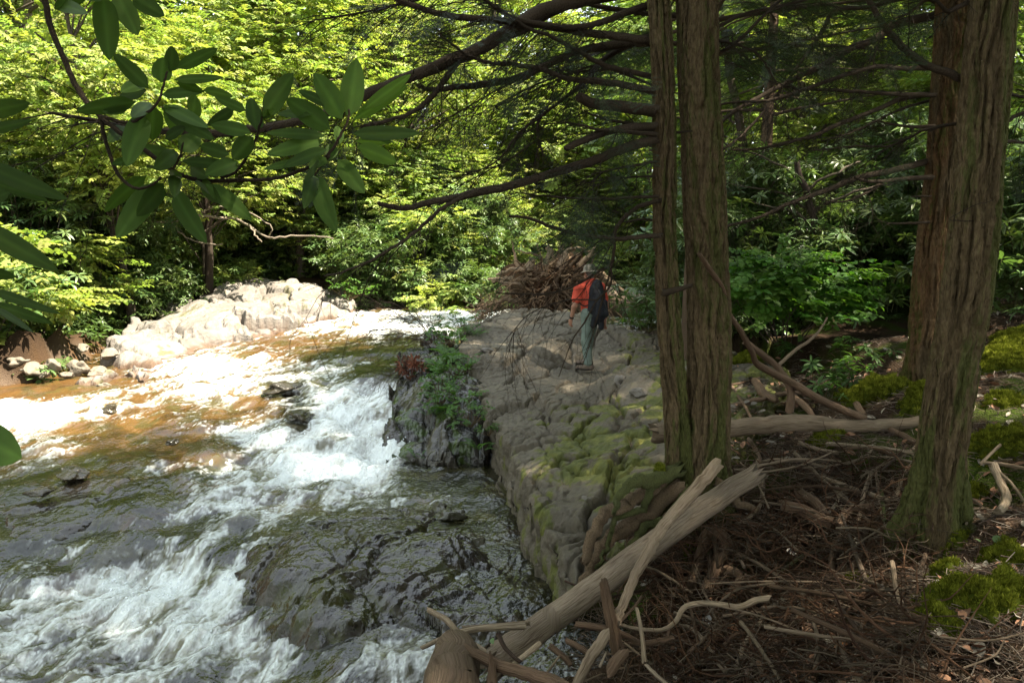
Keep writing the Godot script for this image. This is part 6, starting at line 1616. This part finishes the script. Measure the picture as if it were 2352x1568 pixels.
	tag(many("fallen_leaves", leafm.mesh(), M.litter, xl, cl), "dry brown leaves scattered over the bank", "", "", "stuff")
	# single large dead leaves
	for q in [[1872, 1455, 0.17, "big tan dead leaf in the hollow at the lower middle"], [1822, 1268, 0.1, "pale grey dead leaf on the needle bank"], [1775, 1245, 0.1, "orange dead leaf left of the pale grey one"], [1780, 1475, 0.13, "curled tan leaf left of the big tan one"], [1920, 1440, 0.13, "tan dead leaf right of the big one"], [1940, 1487, 0.09, "small orange leaf below the big tan one"], [1850, 1480, 0.07, "small pale round leaf below the big tan one"], [2245, 1238, 0.055, "green fallen leaf beside the moss ledge"], [2290, 1237, 0.07, "brown leaf next to the green fallen leaf"], [1690, 1440, 0.1, "orange leaf low in the pile, left"], [1625, 1420, 0.1, "crumpled brown leaf below the winding pale stick"], [1130, 1470, 0.05, "yellow green leaf caught beside the bent pale stick"]]:
		var lm := MB.new()
		leaf(lm, Vector3(-0.5, 0, 0), Vector3.RIGHT, Vector3.UP, 1.0, 0.6, 0.25, Color.WHITE, 5)
		var mm: StandardMaterial3D = M.litter.duplicate()
		var c := lin(0.3, 0.17, 0.1)
		if q[3].contains("orange"): c = lin(0.36, 0.15, 0.06)
		if q[3].contains("pale"): c = lin(0.4, 0.37, 0.33)
		if q[3].contains("green"): c = lin(0.09, 0.14, 0.05)
		mm.albedo_color = c.linear_to_srgb()
		var o := put("dead_leaf", lm.mesh(), mm)
		o.position = S(q[0], q[1], 0.07) if q[0] > 1200 else P(1130, 1470, 4.0)
		o.scale = Vector3.ONE * q[2]
		o.rotation = Vector3(R.randf_range(0.2, 0.6), R.randf() * TAU, R.randf_range(-0.3, 0.3))
		tag(o, q[3], "dead leaf")

func moss():
	var tuft := MB.new()
	for i in 26:
		var an := R.randf() * TAU; var r := sqrt(R.randf()) * 0.5
		var p := Vector3(cos(an) * r, 0, sin(an) * r)
		var d := (Vector3(cos(an) * r * 1.2, 1.0, sin(an) * r * 1.2) + rnd(0.4)).normalized()
		leaf(tuft, p, d, Vector3(cos(an), 0.2, sin(an)), R.randf_range(0.5, 1.0), 0.16, 0.3, Color.WHITE * R.randf_range(0.7, 1.2), 2)
	for k in tuft.c.size(): tuft.c[k].a = 1.0
	var tm := tuft.mesh()
	var list := [[2180, 1262, 0.11, 0.09, "upper moss cushion on the ledge at the foot of the near trunk"], [2170, 1320, 0.1, 0.08, "moss cushion running down the ledge below the upper one"], [2190, 1385, 0.17, 0.1, "brightest sunlit moss cushion on the ledge corner"], [2260, 1392, 0.17, 0.08, "sunlit moss bulge right of the brightest cushion"], [2330, 1372, 0.14, 0.08, "moss cushion at the right edge beside the sunlit bulge"], [2150, 1445, 0.11, 0.08, "moss hanging below the brightest cushion"], [2300, 1285, 0.13, 0.06, "dark moss pad right of the ledge"], [2340, 1300, 0.1, 0.05, "small dark moss pad at the right edge"],
		[2265, 1035, 0.16, 0.08, "moss mound just right of the near trunk"], [2330, 1030, 0.3, 0.14, "large moss mound at the right edge, middle height"], [2010, 915, 0.42, 0.16, "broad moss mound in front of the flared hemlock foot"], [2115, 918, 0.24, 0.12, "moss mound between the two right hemlocks"], [2300, 835, 0.4, 0.14, "sunlit moss mound beyond the near trunk on the right"], [2340, 790, 0.35, 0.12, "mossy hump at the right edge farther back"], [1710, 835, 0.4, 0.12, "mossy stone shoulder right of the double trunk"], [2230, 1150, 0.1, 0.06, "little moss pad on the near trunk's root"], [1515, 1085, 0.045, 0.045, "round bright moss ball at the double trunk's foot"], [1590, 1275, 0.07, 0.05, "moss patch on the big log's far side"], [1960, 1345, 0.1, 0.04, "dark moss in the hollow"], [2300, 930, 0.22, 0.08, "moss pad on the reddish slope at the right"], [1900, 1010, 0.2, 0.05, "moss film under the level log"]]
	for q in list:
		var c := S(q[0], q[1])
		if q[4].begins_with("round bright"): c = P(1515, 1085, 5.0)
		var o := thing("moss_cushion", q[4], "moss", c, "moss cushions on the bank")
		var xf := []; var cols := []
		var v := PackedVector3Array(); var col := PackedColorArray()
		var rr: float = q[2] * (0.66 if q[1] < 1100 else 0.85)
		var nu := 36; var nv := 12
		var sd := R.randf() * 50.0
		for j in range(nv, -1, -1):
			for i in nu + 1:
				var an := -TAU * (i % nu) / nu
				var f := float(j) / nv
				var r := rr * f * (1.0 + 0.45 * n3.get_noise_2d(cos(an) * 1.3 + sd, sin(an) * 1.3))
				var x := cos(an) * r; var z := sin(an) * r
				var y := land(c.x + x, c.z + z) - c.y if q[0] > 1520 else 0.0
				y += q[3] * (sqrt(maxf(0.0, 1.0 - f * f)) * 1.0 - 0.12) * (1.0 + 0.5 * n2.get_noise_2d((c.x + x) * 9.0, (c.z + z) * 9.0))
				v.append(Vector3(x, y, z))
				col.append(lin(0.05, 0.062, 0.01))
		put("cushion", sheet(v, col, nu + 1, nv + 1), M.moss, o)
		for i in int(clampf(rr * rr * 26000.0, 160, 2200)):
			var p: Vector3 = v[R.randi_range(0, v.size() - 1)] * R.randf_range(0.9, 1.0)
			var s := R.randf_range(0.010, 0.021) * (1.0 + 0.15 * absf(c.z))
			xf.append(Transform3D(Basis.from_euler(Vector3(R.randf_range(-0.6, 0.6), R.randf() * TAU, R.randf_range(-0.6, 0.6))).scaled(Vector3.ONE * s), p + rnd(rr * 0.06) * Vector3(1, 0.3, 1)))
			cols.append(lin(0.14, 0.155, 0.018) * R.randf_range(0.45, 1.4))
		many("tufts", tm, M.moss, xf, cols, o)

# ---------------------------------------------------------------- build
func _ready():
	R.seed = 7
	var cam := Camera3D.new()
	cam.name = "camera"
	cam.fov = 50.0
	cam.near = 0.05
	cam.far = 400.0
	add_child(cam)
	cam.position = EYE
	cam.rotation_degrees = Vector3(-TILT, 0, 0)
	cam.current = true
	var sky := ProceduralSkyMaterial.new()
	sky.sky_top_color = Color(0.75, 0.79, 0.83)
	sky.sky_horizon_color = Color(0.93, 0.94, 0.94)
	sky.sky_curve = 0.12
	sky.ground_bottom_color = Color(0.12, 0.1, 0.07)
	sky.ground_horizon_color = Color(0.5, 0.55, 0.5)
	sky.sky_energy_multiplier = 0.9
	var env := Environment.new()
	env.background_mode = Environment.BG_SKY
	env.sky = Sky.new()
	env.sky.sky_material = sky
	env.tonemap_mode = Environment.TONE_MAPPER_LINEAR
	env.tonemap_exposure = 5.1
	env.sdfgi_enabled = true
	env.ssao_enabled = true
	env.ssil_enabled = true
	var we := WorldEnvironment.new()
	we.name = "world"
	we.environment = env
	add_child(we)
	var sun := DirectionalLight3D.new()
	sun.name = "sun"
	sun.light_energy = 1.6
	sun.light_color = Color(1.0, 0.96, 0.88)
	sun.light_angular_distance = 0.53
	sun.shadow_enabled = true
	add_child(sun)
	var to_sun := Vector3(0.96 * 0.5, 0.866, 0.28 * 0.5)
	sun.look_at_from_position(to_sun * 50.0, Vector3.ZERO, Vector3.UP)
	var t := Time.get_ticks_msec()
	var lap := func(what: String):
		print(what, " ", Time.get_ticks_msec() - t)
	materials()
	make_sprigs()
	lap.call("sprigs")
	survey()
	lap.call("survey")
	rocks()
	wet_slabs()
	lap.call("rocks")
	terrain()
	lap.call("terrain")
	creek()
	lap.call("creek")
	near_hemlocks()
	lap.call("hemlocks")
	woods()
	lap.call("woods")
	stones()
	root_plate()
	hiker()
	lap.call("hiker")
	drift()
	moss()
	small_plants()
	near_leaves()
	lap.call("done")
